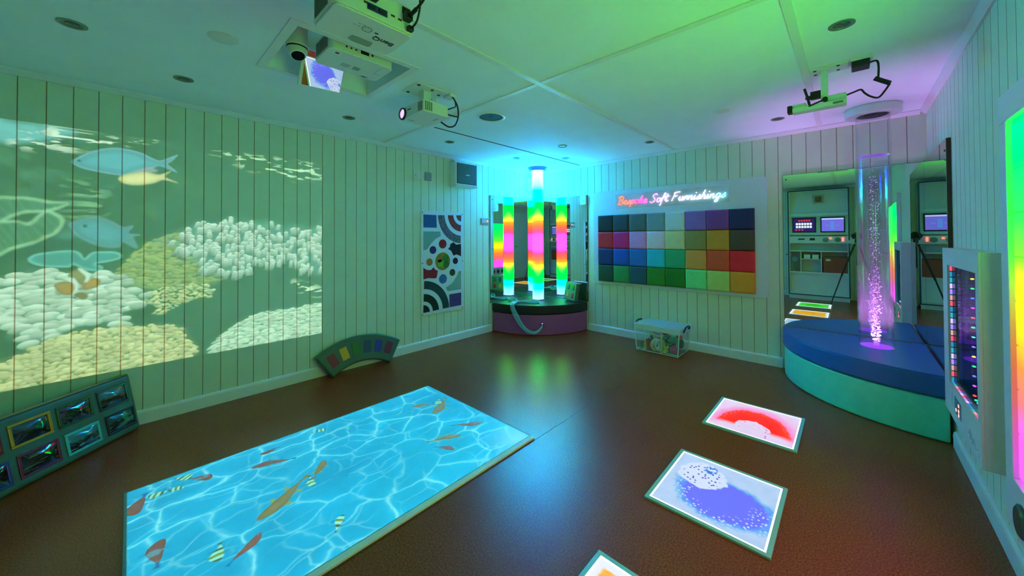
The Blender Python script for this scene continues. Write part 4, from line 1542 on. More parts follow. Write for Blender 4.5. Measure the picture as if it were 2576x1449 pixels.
# ------------------------------------------------------------------ clear bubble tube
bx, by = 3.735, -0.335
MT = Matrix.Translation((bx, by, 0))
t = thing('bubble_tube', 'clear acrylic bubble tube glowing purple on the blue corner seat', 'bubble tube', (bx, by, 0.408))
ACR = tube_acrylic('clear_acrylic', (0.985, 0.99, 0.995), 0.9, 0.02)
MB().lathe([(0.100, 0.409), (0.100, 2.24), (0.094, 2.24), (0.094, 0.409)], 64, 0, MT, close=True).build('acrylic_tube', ACR, t, smooth=True)
WAT = tube_acrylic('tube_water', (0.96, 0.965, 0.99), 0.4, 0.006)
MB().lathe([(0.0935, 0.412), (0.0935, 1.905)], 48, 0, MT).build('water', WAT, t, smooth=True)
SURF = mat('water_surface', (150, 110, 215), 0.1, emit=(150, 70, 235), estr=0.55)
mb = MB()
mb.lathe([(0.092, 1.905), (0.06, 1.9075), (0.0, 1.909)], 40, 0, MT)
ws = mb.build('water_surface', clear_plastic('purple_surface', (170, 120, 235), 0.5, 0.1), t, smooth=True)
mb = MB()
mb.lathe([(0.163, 2.228), (0.163, 2.270), (0.158, CEIL), (0.088, CEIL)], 64, 0, MT)
mb.lathe([(0.163, 2.228), (0.160, 2.223), (0.092, 2.223)], 64, 0, MT)
mb.lathe([(0.092, 2.223), (0.092, CEIL - 0.004), (0.0, CEIL - 0.003)], 48, 1, MT)
mb.build('ceiling_collar', [PW, DARK], t, smooth=True)
MB().lathe([(0.0, 0.4095), (0.093, 0.4095), (0.093, 0.4125), (0.0, 0.4125)], 40, 0, MT).build('lit_base', glow('purple_led', (150, 70, 245), 0.6), t)
BUB = mat('air_bubble', (235, 215, 250), 0.12, spec=0.9, emit=(190, 80, 220), estr=0.2)  # faint purple glow stands in for base light scattered by the bubbles
mb = MB()
for k in range(760):
    q = rng.random()
    zz = 0.418 + 1.44 * q ** 2.1
    sp = 0.010 + 0.022 * min(1, (zz - 0.4) / 0.5) * (0.4 + rng.random())
    wob = 0.016 * math.sin(zz * 14 + 0.6) * (1 if rng.random() < 0.5 else -1) * max(0.15, 1 - (zz - 0.41) * 1.1)
    a = rng.random() * 2 * PI
    rr = sp * math.sqrt(rng.random())
    rad = 0.0022 + 0.0042 * rng.random() ** 2
    if zz > 0.95:
        rad *= 0.6
    mb.ball((bx + wob + rr * math.cos(a), by - wob * 0.5 + rr * math.sin(a), zz), (rad * 1.15, rad * 1.15, rad * 0.85), 7, 5)
o = mb.build('bubbles', BUB, t, smooth=True)
o['kind'] = 'stuff'
ld = bpy.data.lights.new('base_lamp', 'SPOT')
ld.energy = BUBBLE_POWER
ld.color = (0.72, 0.24, 0.92)
ld.spot_size = R(70)
ld.spot_blend = 0.8
ld.shadow_soft_size = 0.05
lo_ = bpy.data.objects.new('base_lamp', ld)
col.objects.link(lo_)
lo_.matrix_world = Matrix.Translation((bx, by, 0.42)) @ Matrix.Rotation(PI, 4, 'X')
lo_.parent = t
lo_.matrix_parent_inverse = WORLD[t.name].inverted()

# ------------------------------------------------------------------ tactile cushion on the plinth
def patch(mb, w, h, M, mi=0):
    mb.pillow(w, h, 0.004, 0.002, mi=mi, M=M)


t = thing('tactile_cushion', 'small green cushion block with blue, green, yellow and red squares on the black plinth', 'cushion', (0.75, -0.10, 0.385))
CUSH = vinyl('sage_vinyl', (84, 116, 88))
# leans back against the mirror, slightly turned
cb = Vector((0.605, -0.105, 0.404))
cxv = Vector((0.955, -0.29, 0)).normalized()
cup = Vector((0.06, 0.13, 0.97)).normalized()
cup = (cup - cxv * (cup.dot(cxv) - 0.05)).normalized()
cxv = (cxv - cup * cxv.dot(cup)).normalized()
MC = frame_matrix(cb, cxv, -(cxv.cross(cup)), cup)
mb = MB()
mb.box((0, 0, 0), (0.245, 0.06, 0.25), 0, MC)
mb.build('foam_block', CUSH, t, bevel=0.012, seg=3)
for (a, b, c, nm) in ((0.045, 0.145, (40, 60, 96), 'blue_square'), (0.145, 0.145, (60, 96, 10), 'green_square'), (0.045, 0.035, (220, 120, 10), 'yellow_square'), (0.145, 0.035, (200, 24, 16), 'red_square')):
    mb = MB()
    mb.pillow(0.062, 0.075, 0.005, 0.002, M=MC @ Matrix.Translation((a, 0.001, b)))
    q = mb.build('colour_square', vinyl(nm, c), t, smooth=True)
    q['label'] = nm.replace('_', ' ')
mb = MB()
mb.box((0.06, 0.02, 0.2505), (0.255, 0.07, 0.2555), 0, MC)
mb.build('top_flap', mat('pale_flap', (200, 205, 210), 0.5), t, bevel=0.002)

# ------------------------------------------------------------------ fibre optic tail
FIB = mat('clear_fibre', (150, 215, 215), 0.15, spec=0.9)
t = thing('fibre_optic_tail', 'knotted bundle of clear fibre optic strands hanging over the black and purple plinth', 'fibre optics', (0.4, -0.75, 0.39))


def bundle(name, spine, n, spread, r, parent, k=6, twist=1.4):
    mb = MB()
    sp = smooth_path(spine, k)
    m = len(sp)
    for j in range(n):
        a0 = rng.random() * 2 * PI
        q = math.sqrt(rng.random())
        ph = rng.random() * 6
        pts = []
        for i, p in enumerate(sp):
            s = i / (m - 1)
            w = np.interp(s, [x[0] for x in spread], [x[1] for x in spread])
            t_ = (sp[min(i + 1, m - 1)] - sp[max(i - 1, 0)]).normalized()
            a = t_.cross(Vector((0, 0, 1)) if abs(t_.z) < 0.9 else Vector((1, 0, 0))).normalized()
            b = t_.cross(a)
            an = a0 + twist * s + 0.25 * math.sin(s * 7 + ph)
            pts.append(p + a * (w * q * math.cos(an)) + b * (w * q * math.sin(an)))
        for p in pts:
            if p.z < r + 0.001:
                p.z = r + 0.001
        mb.tube(pts, r, 5)
    o = mb.build(name, FIB, parent, smooth=True)
    o['kind'] = 'stuff'
    return o


bundle('hanging_strands', [(0.688, -0.692, 0.141), (0.675, -0.745, 0.085), (0.640, -0.800, 0.058), (0.57, -0.850, 0.075), (0.49, -0.885, 0.15), (0.425, -0.905, 0.25),
                           (0.375, -0.915, 0.335), (0.352, -0.905, 0.395), (0.325, -0.845, 0.41), (0.29, -0.745, 0.402)],
       46, [(0, .008), (.12, .014), (.3, .022), (.55, .034), (.8, .028), (.93, .016), (1, .012)], 0.0014, t)
bundle('looped_strands', [(0.27, -0.70, 0.402), (0.33, -0.64, 0.402), (0.40, -0.62, 0.402), (0.47, -0.60, 0.402), (0.50, -0.545, 0.402), (0.45, -0.50, 0.402), (0.37, -0.545, 0.402), (0.31, -0.62, 0.404), (0.25, -0.68, 0.402)],
       30, [(0, .010), (.3, .014), (.5, .014), (.8, .012), (1, .010)], 0.0015, t)
bundle('looped_tail', [(0.27, -0.70, 0.402), (0.21, -0.66, 0.402), (0.15, -0.60, 0.40), (0.09, -0.565, 0.40), (0.055, -0.60, 0.40), (0.05, -0.66, 0.40), (0.10, -0.70, 0.40), (0.18, -0.705, 0.402), (0.27, -0.71, 0.404)],
       24, [(0, .010), (.4, .014), (1, .010)], 0.0015, t)
mb = MB()
for k in range(9):
    a = k * 0.7
    mb.tube(smooth_path([(0.27 + 0.02 * math.cos(a), -0.71 + 0.018 * math.sin(a), 0.392), (0.275, -0.712, 0.425), (0.27 - 0.03 * math.cos(a + .5), -0.71 - 0.028 * math.sin(a + .5), 0.40)], 5), 0.004, 6)
mb.build('knot', FIB, t, smooth=True)
mb = MB()
mb.tube([(0.674, -0.676, 0.141), (0.690, -0.692, 0.141)], 0.02, 16)
mb.build('ferrule', DARK, t, smooth=True)
mb = MB()
mb.ball((0.690, -0.700, 0.162), (0.009, 0.006, 0.004))
mb.build('lit_end', glow('blue_spark', (140, 150, 255), 2.0), t, smooth=True)

# ------------------------------------------------------------------ board of upholstered colour samples
t = thing('sample_board', 'white rounded wall board of thirty two coloured padded squares under a neon script sign', 'display board', (2.02, -0.01, 0.65))
BOARD = mat('board_laminate', (214, 222, 226), 0.35, vary=0.01)
bx0, bx1, bz0, bz1 = 1.045, 3.000, 0.652, 1.880
MB().prism(rounded(bx0, bz0, bx1, bz1, 0.05, 8)[::-1], -0.018, 0.0, 'y').build('backing_board', BOARD, t, smooth=True, bevel=0.003, angle=30)
PADS = [
    [('black', (24, 27, 26)), ('charcoal', (52, 62, 66)), ('slate', (92, 104, 100)), ('light grey', (136, 156, 158)), ('white', (212, 222, 226)), ('lilac', (150, 104, 190)), ('purple', (135, 62, 150)), ('navy', (34, 28, 88))],
    [('red', (240, 20, 30)), ('magenta', (245, 20, 110)), ('pink', (245, 150, 205)), ('pale pink', (245, 215, 225)), ('cream', (222, 214, 150)), ('khaki', (156, 138, 76)), ('tan', (215, 140, 30)), ('brown', (86, 60, 40))],
    [('dark blue', (20, 46, 110)), ('blue', (28, 84, 180)), ('mid blue', (44, 110, 188)), ('turquoise', (44, 194, 206)), ('green', (44, 172, 112)), ('ochre', (240, 150, 60)), ('rust', (240, 80, 30)), ('bright red', (250, 25, 35))],
    [('dark green', (36, 74, 60)), ('leaf green', (56, 144, 74)), ('teal', (40, 84, 96)), ('grass green', (48, 132, 26)), ('deep green', (30, 124, 20)), ('mint', (120, 226, 130)), ('lime', (190, 210, 100)), ('gold', (245, 150, 30))]]
px0, pz0, pw, ph = 1.137, 0.694, 0.2197, 0.2167
for r_, row in enumerate(PADS):
    for c_, (nm, rgb) in enumerate(row):
        mb = MB()
        M = Matrix.Translation((px0 + c_ * pw + 0.0006, -0.018, pz0 + (3 - r_) * ph + 0.0006))
        mb.pillow(pw - 0.0012, ph - 0.0012, 0.050, 0.006, M=M)
        o = mb.build('padded_square', vinyl('sample_' + nm.replace(' ', '_'), rgb, 0.5), t, smooth=True)
        o['label'] = '%s padded square' % nm

# script lettering, bent from thin neon tube: strokes on a unit pen grid
GL = {
    'B': (0.62, [[(.12, 0), (.14, .35), (.17, .7), (.2, .98)], [(.02, .85), (.15, 1.0), (.38, 1.0), (.52, .84), (.42, .62), (.2, .53), (.46, .48), (.54, .26), (.4, .05), (.2, -.01), (.03, .06)]]),
    'e': (0.40, [[(0, .14), (.18, .24), (.32, .38), (.26, .5), (.14, .46), (.07, .25), (.14, .03), (.28, .0), (.42, .16)]]),
    's': (0.36, [[(0, .1), (.16, .32), (.24, .52), (.3, .3), (.28, .1), (.16, -.01), (.04, .05), (.2, .02), (.36, .14)]]),
    'p': (0.44, [[(0, .14), (.1, .34), (.15, .5), (.1, .1), (.03, -.4)], [(.1, .2), (.2, .46), (.34, .46), (.36, .22), (.25, .02), (.12, .06)], [(.25, .02), (.44, .14)]]),
    'o': (0.42, [[(.24, .5), (.1, .44), (.05, .2), (.15, .0), (.3, .06), (.36, .3), (.27, .5), (.3, .4), (.44, .36)]]),
    'k': (0.44, [[(0, .14), (.16, .55), (.22, .98), (.12, .5), (.06, 0)], [(.08, .2), (.25, .5), (.34, .42), (.22, .26), (.12, .24), (.25, .1), (.32, .0), (.46, .14)]]),
    'S': (0.62, [[(.6, .84), (.5, 1.0), (.32, .98), (.2, .8), (.28, .6), (.44, .42), (.46, .18), (.3, .0), (.1, .02), (.0, .14)]]),
    'f': (0.36, [[(0, .14), (.18, .5), (.32, .94), (.24, 1.0), (.17, .7), (.1, .1), (.04, -.4), (.0, -.38)], [(.02, .44), (.36, .48)]]),
    't': (0.36, [[(.0, .14), (.12, .5), (.18, .9), (.13, .4), (.13, .06), (.22, .0), (.36, .14)], [(.0, .56), (.36, .62)]]),
    'F': (0.62, [[(.06, 0), (.12, .4), (.2, .94)], [(.1, .9), (.3, .98), (.62, 1.0)], [(.13, .52), (.46, .56)]]),
    'u': (0.46, [[(0, .14), (.1, .48), (.07, .12), (.14, .0), (.26, .12), (.36, .48), (.32, .1), (.36, .0), (.48, .14)]]),
    'r': (0.36, [[(0, .14), (.1, .48), (.06, .0)], [(.08, .2), (.18, .44), (.3, .48)], [(.3, .48), (.27, .1), (.38, .1)]]),
    'n': (0.46, [[(0, .14), (.1, .48), (.05, .0)], [(.07, .16), (.2, .44), (.3, .46), (.3, .2), (.3, .02), (.38, .0), (.48, .14)]]),
    'i': (0.24, [[(0, .14), (.1, .48), (.06, .1), (.12, .0), (.24, .14)], [(.14, .72), (.15, .76)]]),
    'h': (0.46, [[(0, .14), (.16, .55), (.22, .98), (.13, .6), (.05, 0)], [(.07, .16), (.2, .44), (.3, .46), (.3, .2), (.3, .02), (.38, .0), (.48, .14)]]),
    'g': (0.44, [[(.32, .44), (.18, .5), (.07, .34), (.08, .08), (.2, .02), (.32, .2), (.36, .46), (.3, .0), (.24, -.34), (.1, -.42), (.04, -.28), (.2, -.08), (.44, .14)]])}


def script(text, x0, x1, z, h, slant=0.22, gap=0.26):
    """centre lines of a line of joined-up writing, stretched to fit x0..x1"""
    adv = 0
    out = []
    for ch in text:
        if ch == ' ':
            adv += gap
            continue
        w_, st = GL[ch]
        for s in st:
            out.append([(adv + p[0] + slant * p[1], p[1]) for p in s])
        adv += w_
    k = (x1 - x0) / (max(p[0] for s in out for p in s))
    return [[(x0 + p[0] * k, z + p[1] * h) for p in s] for s in out]


NEON = ramp_glow('neon_ramp', 'X', 1.40, 2.66, [(0.0, (0.85, 0.10, 0.04)), (0.12, (1.0, 0.16, 0.10)), (0.22, (1.0, 0.06, 0.30)), (0.30, (0.95, 0.10, 0.75)), (0.42, (0.85, 0.40, 1.0)),
                                               (0.55, (0.75, 0.62, 1.0)), (0.75, (0.66, 0.72, 1.0)), (0.88, (0.55, 0.80, 1.0)), (1.0, (0.10, 0.80, 1.0))], NEON_GLOW)
sg = MB().box((1.378, -0.0245, 1.640), (2.672, -0.0200, 1.822)).build('sign_backing', clear_plastic('clear_sign_backing', (236, 244, 250), 0.7, 0.6), t)
mb = MB()
for s in script('Bespoke Soft Furnishings', 1.405, 2.640, 1.692, 0.098):
    if len(s) == 2 and abs(s[0][0] - s[1][0]) < 0.01:
        mb.ball((s[0][0], -0.030, s[0][1] + 0.004), 0.006)
        continue
    mb.tube(smooth_path([(p[0], -0.030, p[1]) for p in s], 5), 0.0042, 7)
mb.build('neon_lettering', NEON, sg, smooth=True)

# ------------------------------------------------------------------ tactile wall panel on the left wall
t = thing('tactile_board', 'tall white wall panel with textured circles, arcs and stars', 'sensory panel', (0.01, -1.755, 0.38))


def on_left(d=0.012):
    """panel plane: local x runs towards the viewer's left->right (+y), local y up, local z into the room"""
    return frame_matrix((d, 0, 0), (0, 1, 0), (0, 0, 1), (1, 0, 0))


MA = on_left(0.0)
MB().prism(rounded(-2.062, 0.380, -1.444, 1.588, 0.012), 0.0015, 0.0135, 'z', 0, MA).build('white_board', BOARD, t, bevel=0.002)
SCR = MB()
for (a, b) in ((-2.045, 0.397), (-2.045, 0.985), (-2.045, 1.572), (-1.461, 0.397), (-1.461, 0.985), (-1.461, 1.572)):
    SCR.lathe([(0.007, 0.0135), (0.006, 0.016), (0, 0.016)], 12, 0, MA @ Matrix.Translation((a, b, 0)))
SCR.build('screw_heads', SCREW, t, smooth=True)


def fuzzy(name, c, bscale, bump=0.9, rough=0.8, vary=0.35, vscale=90, spec=0.3):
    return mat(name, c, rough, spec=spec, bump=bump, bscale=bscale, vary=vary, vscale=vscale)


def inlay(name, poly, m, label):
    o = MB().prism(poly, 0.0135, 0.0155, 'z', 0, MA).build(name, m, t)
    o['label'] = label


def arc(cx, cz, r0, r1, a0, a1, n=14):
    o = [(cx + r1 * math.cos(R(a0 + (a1 - a0) * k / n)), cz + r1 * math.sin(R(a0 + (a1 - a0) * k / n))) for k in range(n + 1)]
    i = [(cx + r0 * math.cos(R(a1 + (a0 - a1) * k / n)), cz + r0 * math.sin(R(a1 + (a0 - a1) * k / n))) for k in range(n + 1)]
    return o + i if r0 > 0 else o + [(cx, cz)]


def disc(cx, cz, r, n=28):
    return [(cx + r * math.cos(2 * PI * k / n), cz + r * math.sin(2 * PI * k / n)) for k in range(n)]


inlay('blue_square_inlay', [(-2.03, 1.397), (-1.848, 1.397), (-1.853, 1.547), (-2.03, 1.547)], fuzzy('blue_fleece', (52, 88, 140), 120), 'dark blue fleece square')
inlay('fan_inlay', [(-2.03, 1.352), (-1.80, 1.352), (-1.79, 1.30), (-1.86, 1.27), (-1.93, 1.21), (-1.985, 1.14), (-2.03, 1.135)], fuzzy('silver_glitter', (130, 168, 152), 400, vary=0.7, vscale=260), 'silver glitter fan shape')
inlay('outer_arc_inlay', arc(-1.478, 1.560, 0.258, 0.352, 182, 268), fuzzy('sequin_scales', (96, 96, 104), 60, rough=0.35, vary=0.6, vscale=45), 'grey scaled arc')
inlay('middle_arc_inlay', arc(-1.478, 1.560, 0.125, 0.205, 182, 268), fuzzy('red_felt', (140, 46, 26), 140), 'red brown arc')
inlay('inner_arc_inlay', arc(-1.478, 1.560, 0.0, 0.078, 182, 268), fuzzy('brown_felt', (96, 70, 38), 140), 'brown quarter')
inlay('red_disc_inlay', disc(-1.762, 1.203, 0.055), fuzzy('red_rib', (160, 22, 22), 90), 'red disc')
inlay('purple_disc_inlay', disc(-1.902, 1.134, 0.046), fuzzy('purple_plush', (52, 36, 96), 150), 'dark purple disc')
inlay('orange_disc_inlay', disc(-1.950, 0.994, 0.043), fuzzy('orange_rope', (176, 112, 24), 90), 'orange disc')
inlay('dark_disc_inlay', disc(-1.572, 0.990, 0.040), fuzzy('black_purple', (36, 26, 48), 150), 'near black disc')
inlay('olive_disc_inlay', disc(-1.619, 0.850, 0.043), fuzzy('olive_plush', (58, 64, 22), 150), 'dark olive disc')
inlay('blue_disc_inlay', disc(-1.760, 0.782, 0.057), fuzzy('blue_towel', (62, 104, 160), 150), 'blue disc')


def star(cx, cz, r0, r1, pts, a0=0):
    return [(cx + (r1 if k % 2 else r0) * math.cos(R(a0 + 180.0 * k / pts)), cz + (r1 if k % 2 else r0) * math.sin(R(a0 + 180.0 * k / pts))) for k in range(2 * pts)]


inlay('black_star_inlay', [(-1.484, 1.198), (-1.56, 1.19), (-1.60, 1.222), (-1.648, 1.20), (-1.655, 1.165), (-1.682, 1.142), (-1.635, 1.115), (-1.60, 1.055), (-1.56, 1.07), (-1.525, 1.06), (-1.484, 1.045)][::-1], fuzzy('black_velvet', (20, 14, 18), 160), 'black velvet star')
inlay('red_star_inlay', [(-2.032, 0.932), (-1.985, 0.905), (-1.93, 0.90), (-1.895, 0.93), (-1.87, 0.90), (-1.835, 0.886), (-1.842, 0.84), (-1.855, 0.80), (-1.90, 0.80), (-1.96, 0.81), (-2.032, 0.80)][::-1], fuzzy('crimson_velvet', (150, 22, 28), 160), 'crimson star')
co = MB().prism(disc(-1.762, 0.994, 0.107), 0.0135, 0.0155, 'z', 0, MA).build('centre_disc_inlay', fuzzy('amber_window', (150, 120, 20), 60), t)
for (a, b, c, nm) in ((-0.05, 0.03, (176, 108, 20), 'orange'), (0.04, 0.035, (60, 120, 20), 'green'), (0.05, -0.04, (60, 110, 16), 'green'), (-0.03, -0.02, (108, 170, 36), 'lime')):
    MB().prism([(-1.762 + a - 0.04, 0.994 + b - 0.042), (-1.762 + a + 0.04, 0.994 + b - 0.042), (-1.762 + a + 0.04, 0.994 + b + 0.042), (-1.762 + a - 0.04, 0.994 + b + 0.042)] if nm == 'lime' else disc(-1.762 + a, 0.994 + b, 0.043), 0.0155, 0.0165 + 0.0004 * (a > 0), 'z', 0, MA).build('bead_patch', fuzzy('patch_%s_%d' % (nm, int(100 * b)), c, 300), co)
inlay('lower_outer_arc_inlay', arc(-2.035, 0.415, 0.272, 0.365, 2, 88), fuzzy('dark_teal_brush', (36, 62, 60), 200), 'dark teal arc')
inlay('lower_middle_arc_inlay', arc(-2.035, 0.415, 0.130, 0.215, 2, 88), fuzzy('black_green_turf', (20, 34, 20), 200), 'very dark green arc')
inlay('lower_inner_arc_inlay', arc(-2.035, 0.415, 0.0, 0.088, 2, 88), fuzzy('dark_plum', (36, 22, 32), 160), 'dark plum quarter')
inlay('purple_square_inlay', [(-1.662, 0.428), (-1.484, 0.430), (-1.484, 0.588), (-1.668, 0.585)], fuzzy('purple_glitter', (84, 54, 120), 260, vary=0.7, vscale=160), 'purple glitter square')
inlay('mirror_fan_inlay', [(-1.720, 0.672), (-1.620, 0.72), (-1.55, 0.80), (-1.52, 0.858), (-1.484, 0.858), (-1.484, 0.63), (-1.69, 0.628)][::-1], mirror_mat('soft_mirror', (190, 220, 220), 0.18), 'mirrored fan shape')

# ------------------------------------------------------------------ small wall units on the left wall
t = thing('extractor_fan', 'square white extractor fan box with louvred grille high on the left wall', 'fan', (0.06, -1.47, 1.92))
mb = MB()
mb.prism(rounded(-1.655, 1.905, -1.305, 2.205, 0.012), 0.0, 0.130, 'z', 0, MA)
mb.build('housing', PW, t, bevel=0.006)
mb = MB()
mb.prism([(-1.635, 1.94), (-1.322, 1.94), (-1.322, 2.19), (-1.635, 2.19)], 0.130, 0.134, 'z', 1, MA)
for k in range(20):
    zz = 1.95 + k * 0.012
    mb.box((-1.632, zz, 0.134), (-1.325, zz + 0.0045, 0.141), 0, MA)
mb.prism([(-1.50, 2.045), (-1.445, 2.045), (-1.445, 2.057), (-1.50, 2.057)], 0.138, 0.143, 'z', 2, MA)
mb.build('louvre_grille', [mat('louvre_grey', (120, 150, 142), 0.5), PORT, PW], t)
mb = MB()
mb.box((-1.655, 1.908, 0.126), (-1.305, 1.932, 0.137), 0, MA)
mb.build('lower_lip', mat('glossy_lip', (200, 215, 215), 0.12), t, bevel=0.003)
mb = MB()
mb.tube([(0.05, -1.56, 2.205), (0.05, -1.56, 2.232)], 0.006)
mb.box((0.0, -1.61, 2.205), (0.055, -1.50, 2.235))
mb.build('top_conduit', PW, t)

t = thing('thermostat', 'small white square thermostat with round dial left of the fan', 'thermostat', (0.01, -2.118, 1.945))
MB().prism(rounded(-2.166, 1.943, -2.070, 2.045, 0.008), 0.0, 0.028, 'z', 0, MA).build('case', PW, t, bevel=0.003)
MB().lathe([(0.034, 0.028), (0.033, 0.040), (0.028, 0.043), (0, 0.043)], 28, 0, MA @ Matrix.Translation((-2.112, 1.99, 0))).build('dial', PW, t, smooth=True, angle=30)
t = thing('socket_plate', 'flat grey two-screw plate between the thermostat and the fan', 'wall plate', (0.005, -1.962, 1.945))
MB().prism(rounded(-2.008, 1.943, -1.914, 2.043, 0.012), 0.0, 0.008, 'z', 0, MA).build('plate', mat('grey_plate', (150, 156, 160), 0.35, metal=0.3), t, bevel=0.002)
mb = MB()
for q in (-1.993, -1.929):
    mb.lathe([(0.004, 0.008), (0.004, 0.0095), (0, 0.0095)], 10, 0, MA @ Matrix.Translation((q, 1.993, 0)))
mb.build('screws', SCREW, t)
t = thing('switch_panel', 'small silver double switch with a red light left of the corner mirror', 'switch', (0.005, -1.06, 1.45))
MB().prism(rounded(-1.136, 1.450, -0.988, 1.540, 0.006), 0.0, 0.010, 'z', 0, MA).build('plate', mat('satin_plate', (150, 165, 170), 0.3, metal=0.6), t, bevel=0.002)
mb = MB()
for q in (-1.120, -1.095, -1.07):
    mb.box((q, 1.475, 0.010), (q + 0.018, 1.515, 0.0135), 0, MA)
mb.build('rocker_switches', PW, t, bevel=0.001)
MB().prism(rounded(-1.038, 1.485, -1.012, 1.515, 0.006), 0.010, 0.014, 'z', 0, MA).build('neon_indicator', glow('red_neon', (255, 110, 90), 1.3), t)
t = thing('mirror_corner_box', 'small white rounded box at the top right corner of the column mirror', 'wall box', (0.89, -0.02, 1.73))
MB().prism(rounded(0.842, 1.728, 0.936, 1.856, 0.016)[::-1], -0.028, -0.0112, 'y').build('case', PW, t, bevel=0.004)
MB().lathe([(0.006, 0), (0.006, 0.002), (0, 0.0025)], 12, 0, frame_matrix((0.905, -0.028, 1.775), (1, 0, 0), (0, 0, 1), (0, -1, 0))).build('screw', SCREW, t)

# ------------------------------------------------------------------ leaning cushions on the left
DGREEN = vinyl('grey_green_vinyl', (64, 96, 68))
p0 = Vector((0.08, -4.28, 0.002))
dX = Vector((0.6924107, -0.7215036, 0.0)).normalized()
dU = Vector((-0.16549109, -0.15881806, 0.97333937)).normalized()
dN = Vector((0.70226784, 0.67395059, 0.22936974)).normalized()      # towards the room
ML = frame_matrix(p0, dX, -dN, dU)
t = thing('photo_cushion', 'long grey green cushion leaning in the near left corner with glossy framed pictures', 'cushion', p0)
mb = MB()
mb.box((0.005, 0.0, 0.004), (1.23, 0.072, 0.380), 0, ML)
mb.build('padded_slab', DGREEN, t, bevel=0.022, seg=4)
mb = MB()
mb.tube([ML @ Vector((0.02, 0.004, 0.374)), ML @ Vector((1.21, 0.004, 0.374))], 0.004, 8)
mb.build('seam_piping', DGREEN, t, smooth=True)


def holo(seed, ca, cb_, cc):
    """dark glossy print: a few dim shapes"""
    X, Y = grid(0, 0, 1, 1, 120, 84)
    n = fbm(X * 5, Y * 4, seed)
    m = fbm(X * 11, Y * 9, seed + 3)
    img = C3((8, 12, 14)) + 0 * X[..., None]
    hor = np.clip((Y - 0.5 - 0.25 * (n - 0.5)) * 8, 0, 1)
    img = over(img, hor, C3(ca))
    img = over(img, np.clip((m - 0.52) * 9, 0, 1) * (1 - hor), C3(cb_))
    img = over(img, np.clip((fbm(X * 3 + 4, Y * 9, seed + 7) - 0.62) * 12, 0, 1), C3(cc))
    return img.astype(np.float32)


FR = {'yellow': (196, 140, 22), 'green': (38, 74, 20), 'navy': (26, 36, 62), 'black': (10, 18, 18), 'cyan': (60, 190, 180), 'crimson': (122, 22, 62), 'red': (120, 30, 40), 'blue': (24, 62, 120)}
HC = {'yellow': ((24, 60, 66), (14, 34, 28), (40, 56, 50)), 'green': ((24, 34, 36), (70, 76, 60), (90, 60, 60)), 'navy': ((46, 110, 112), (34, 56, 30), (150, 90, 60)), 'black': ((18, 66, 56), (12, 40, 36), (40, 130, 90)),
      'cyan': ((44, 120, 124), (24, 72, 66), (110, 170, 160)), 'crimson': ((10, 16, 20), (12, 26, 22), (90, 90, 70)), 'red': ((30, 40, 60), (40, 30, 30), (90, 80, 60)), 'blue': ((8, 12, 18), (12, 20, 26), (30, 60, 80))}
LAYOUT = [('navy', 0.046, 0.208), ('green', 0.246, 0.208), ('yellow', 0.442, 0.208), ('red', 0.642, 0.208), ('black', 0.030, 0.046), ('cyan', 0.234, 0.044), ('crimson', 0.432, 0.046), ('blue', 0.632, 0.042)]
LOC = ML.inverted()
for i, (nm, s0, z0_) in enumerate(LAYOUT):
    w_, h_ = 0.172, 0.124
    f = 0.014
    mb = MB()
    mb.box((s0, -0.006, z0_), (s0 + w_, 0.001, z0_ + f), 0, ML)
    mb.box((s0, -0.006, z0_ + h_ - f), (s0 + w_, 0.001, z0_ + h_), 0, ML)
    mb.box((s0, -0.006, z0_ + f), (s0 + f, 0.001, z0_ + h_ - f), 0, ML)
    mb.box((s0 + w_ - f, -0.006, z0_ + f), (s0 + w_, 0.001, z0_ + h_ - f), 0, ML)
    fr = mb.build('picture_frame', mat('frame_' + nm, FR[nm], 0.22, spec=0.7), t, bevel=0.003)
    fr['label'] = '%s glossy frame' % nm
    im = picture('print_' + nm, holo(200 + i * 13, *HC[nm]))
    m_ = picture_mat('glossy_print_' + nm, im, 'YZ', (0, 0), (1, 1), rough=0.08)
    # bulging clear cover over the print
    mb = MB()
    k = 9
    v, fc = [], []
    for b in range(k):
        for a in range(k):
            u_, w2 = a / (k - 1), b / (k - 1)
            bul = 0.010 * (math.sin(PI * u_) * math.sin(PI * w2)) ** 0.5 + 0.0018 * math.sin(9 * u_ + i) * math.sin(7 * w2 + 2 * i)
            v.append((s0 + f + u_ * (w_ - 2 * f), -0.002 - bul, z0_ + f + w2 * (h_ - 2 * f)))
    for b in range(k - 1):
        for a in range(k - 1):
            fc.append((b * k + a, b * k + a + 1, (b + 1) * k + a + 1, (b + 1) * k + a))
    me = bpy.data.meshes.new('print')
    me.from_pydata(v, [], fc)
    uv = me.uv_layers.new(name='print_map')
    for lp in me.loops:
        q = v[lp.vertex_index]
        uv.data[lp.index].uv = (1 - (q[0] - s0 - f) / (w_ - 2 * f), (q[2] - z0_ - f) / (h_ - 2 * f))
    nt = m_.node_tree
    ti = [n for n in nt.nodes if n.type == 'TEX_IMAGE'][0]
    um = nt.nodes.new('ShaderNodeUVMap')
    um.uv_map = 'print_map'
    nt.links.new(um.outputs[0], ti.inputs[0])
    nt.nodes['Principled BSDF'].inputs['Coat Weight'].default_value = 0.6
    nt.nodes['Principled BSDF'].inputs['Coat Roughness'].default_value = 0.04
    me.materials.append(m_)
    me.polygons.foreach_set('use_smooth', [True] * len(me.polygons))
    me.transform(ML)
    o = bpy.data.objects.new('print', me)
    col.objects.link(o)
    o.parent = fr
    o.matrix_parent_inverse = Matrix.Identity(4)

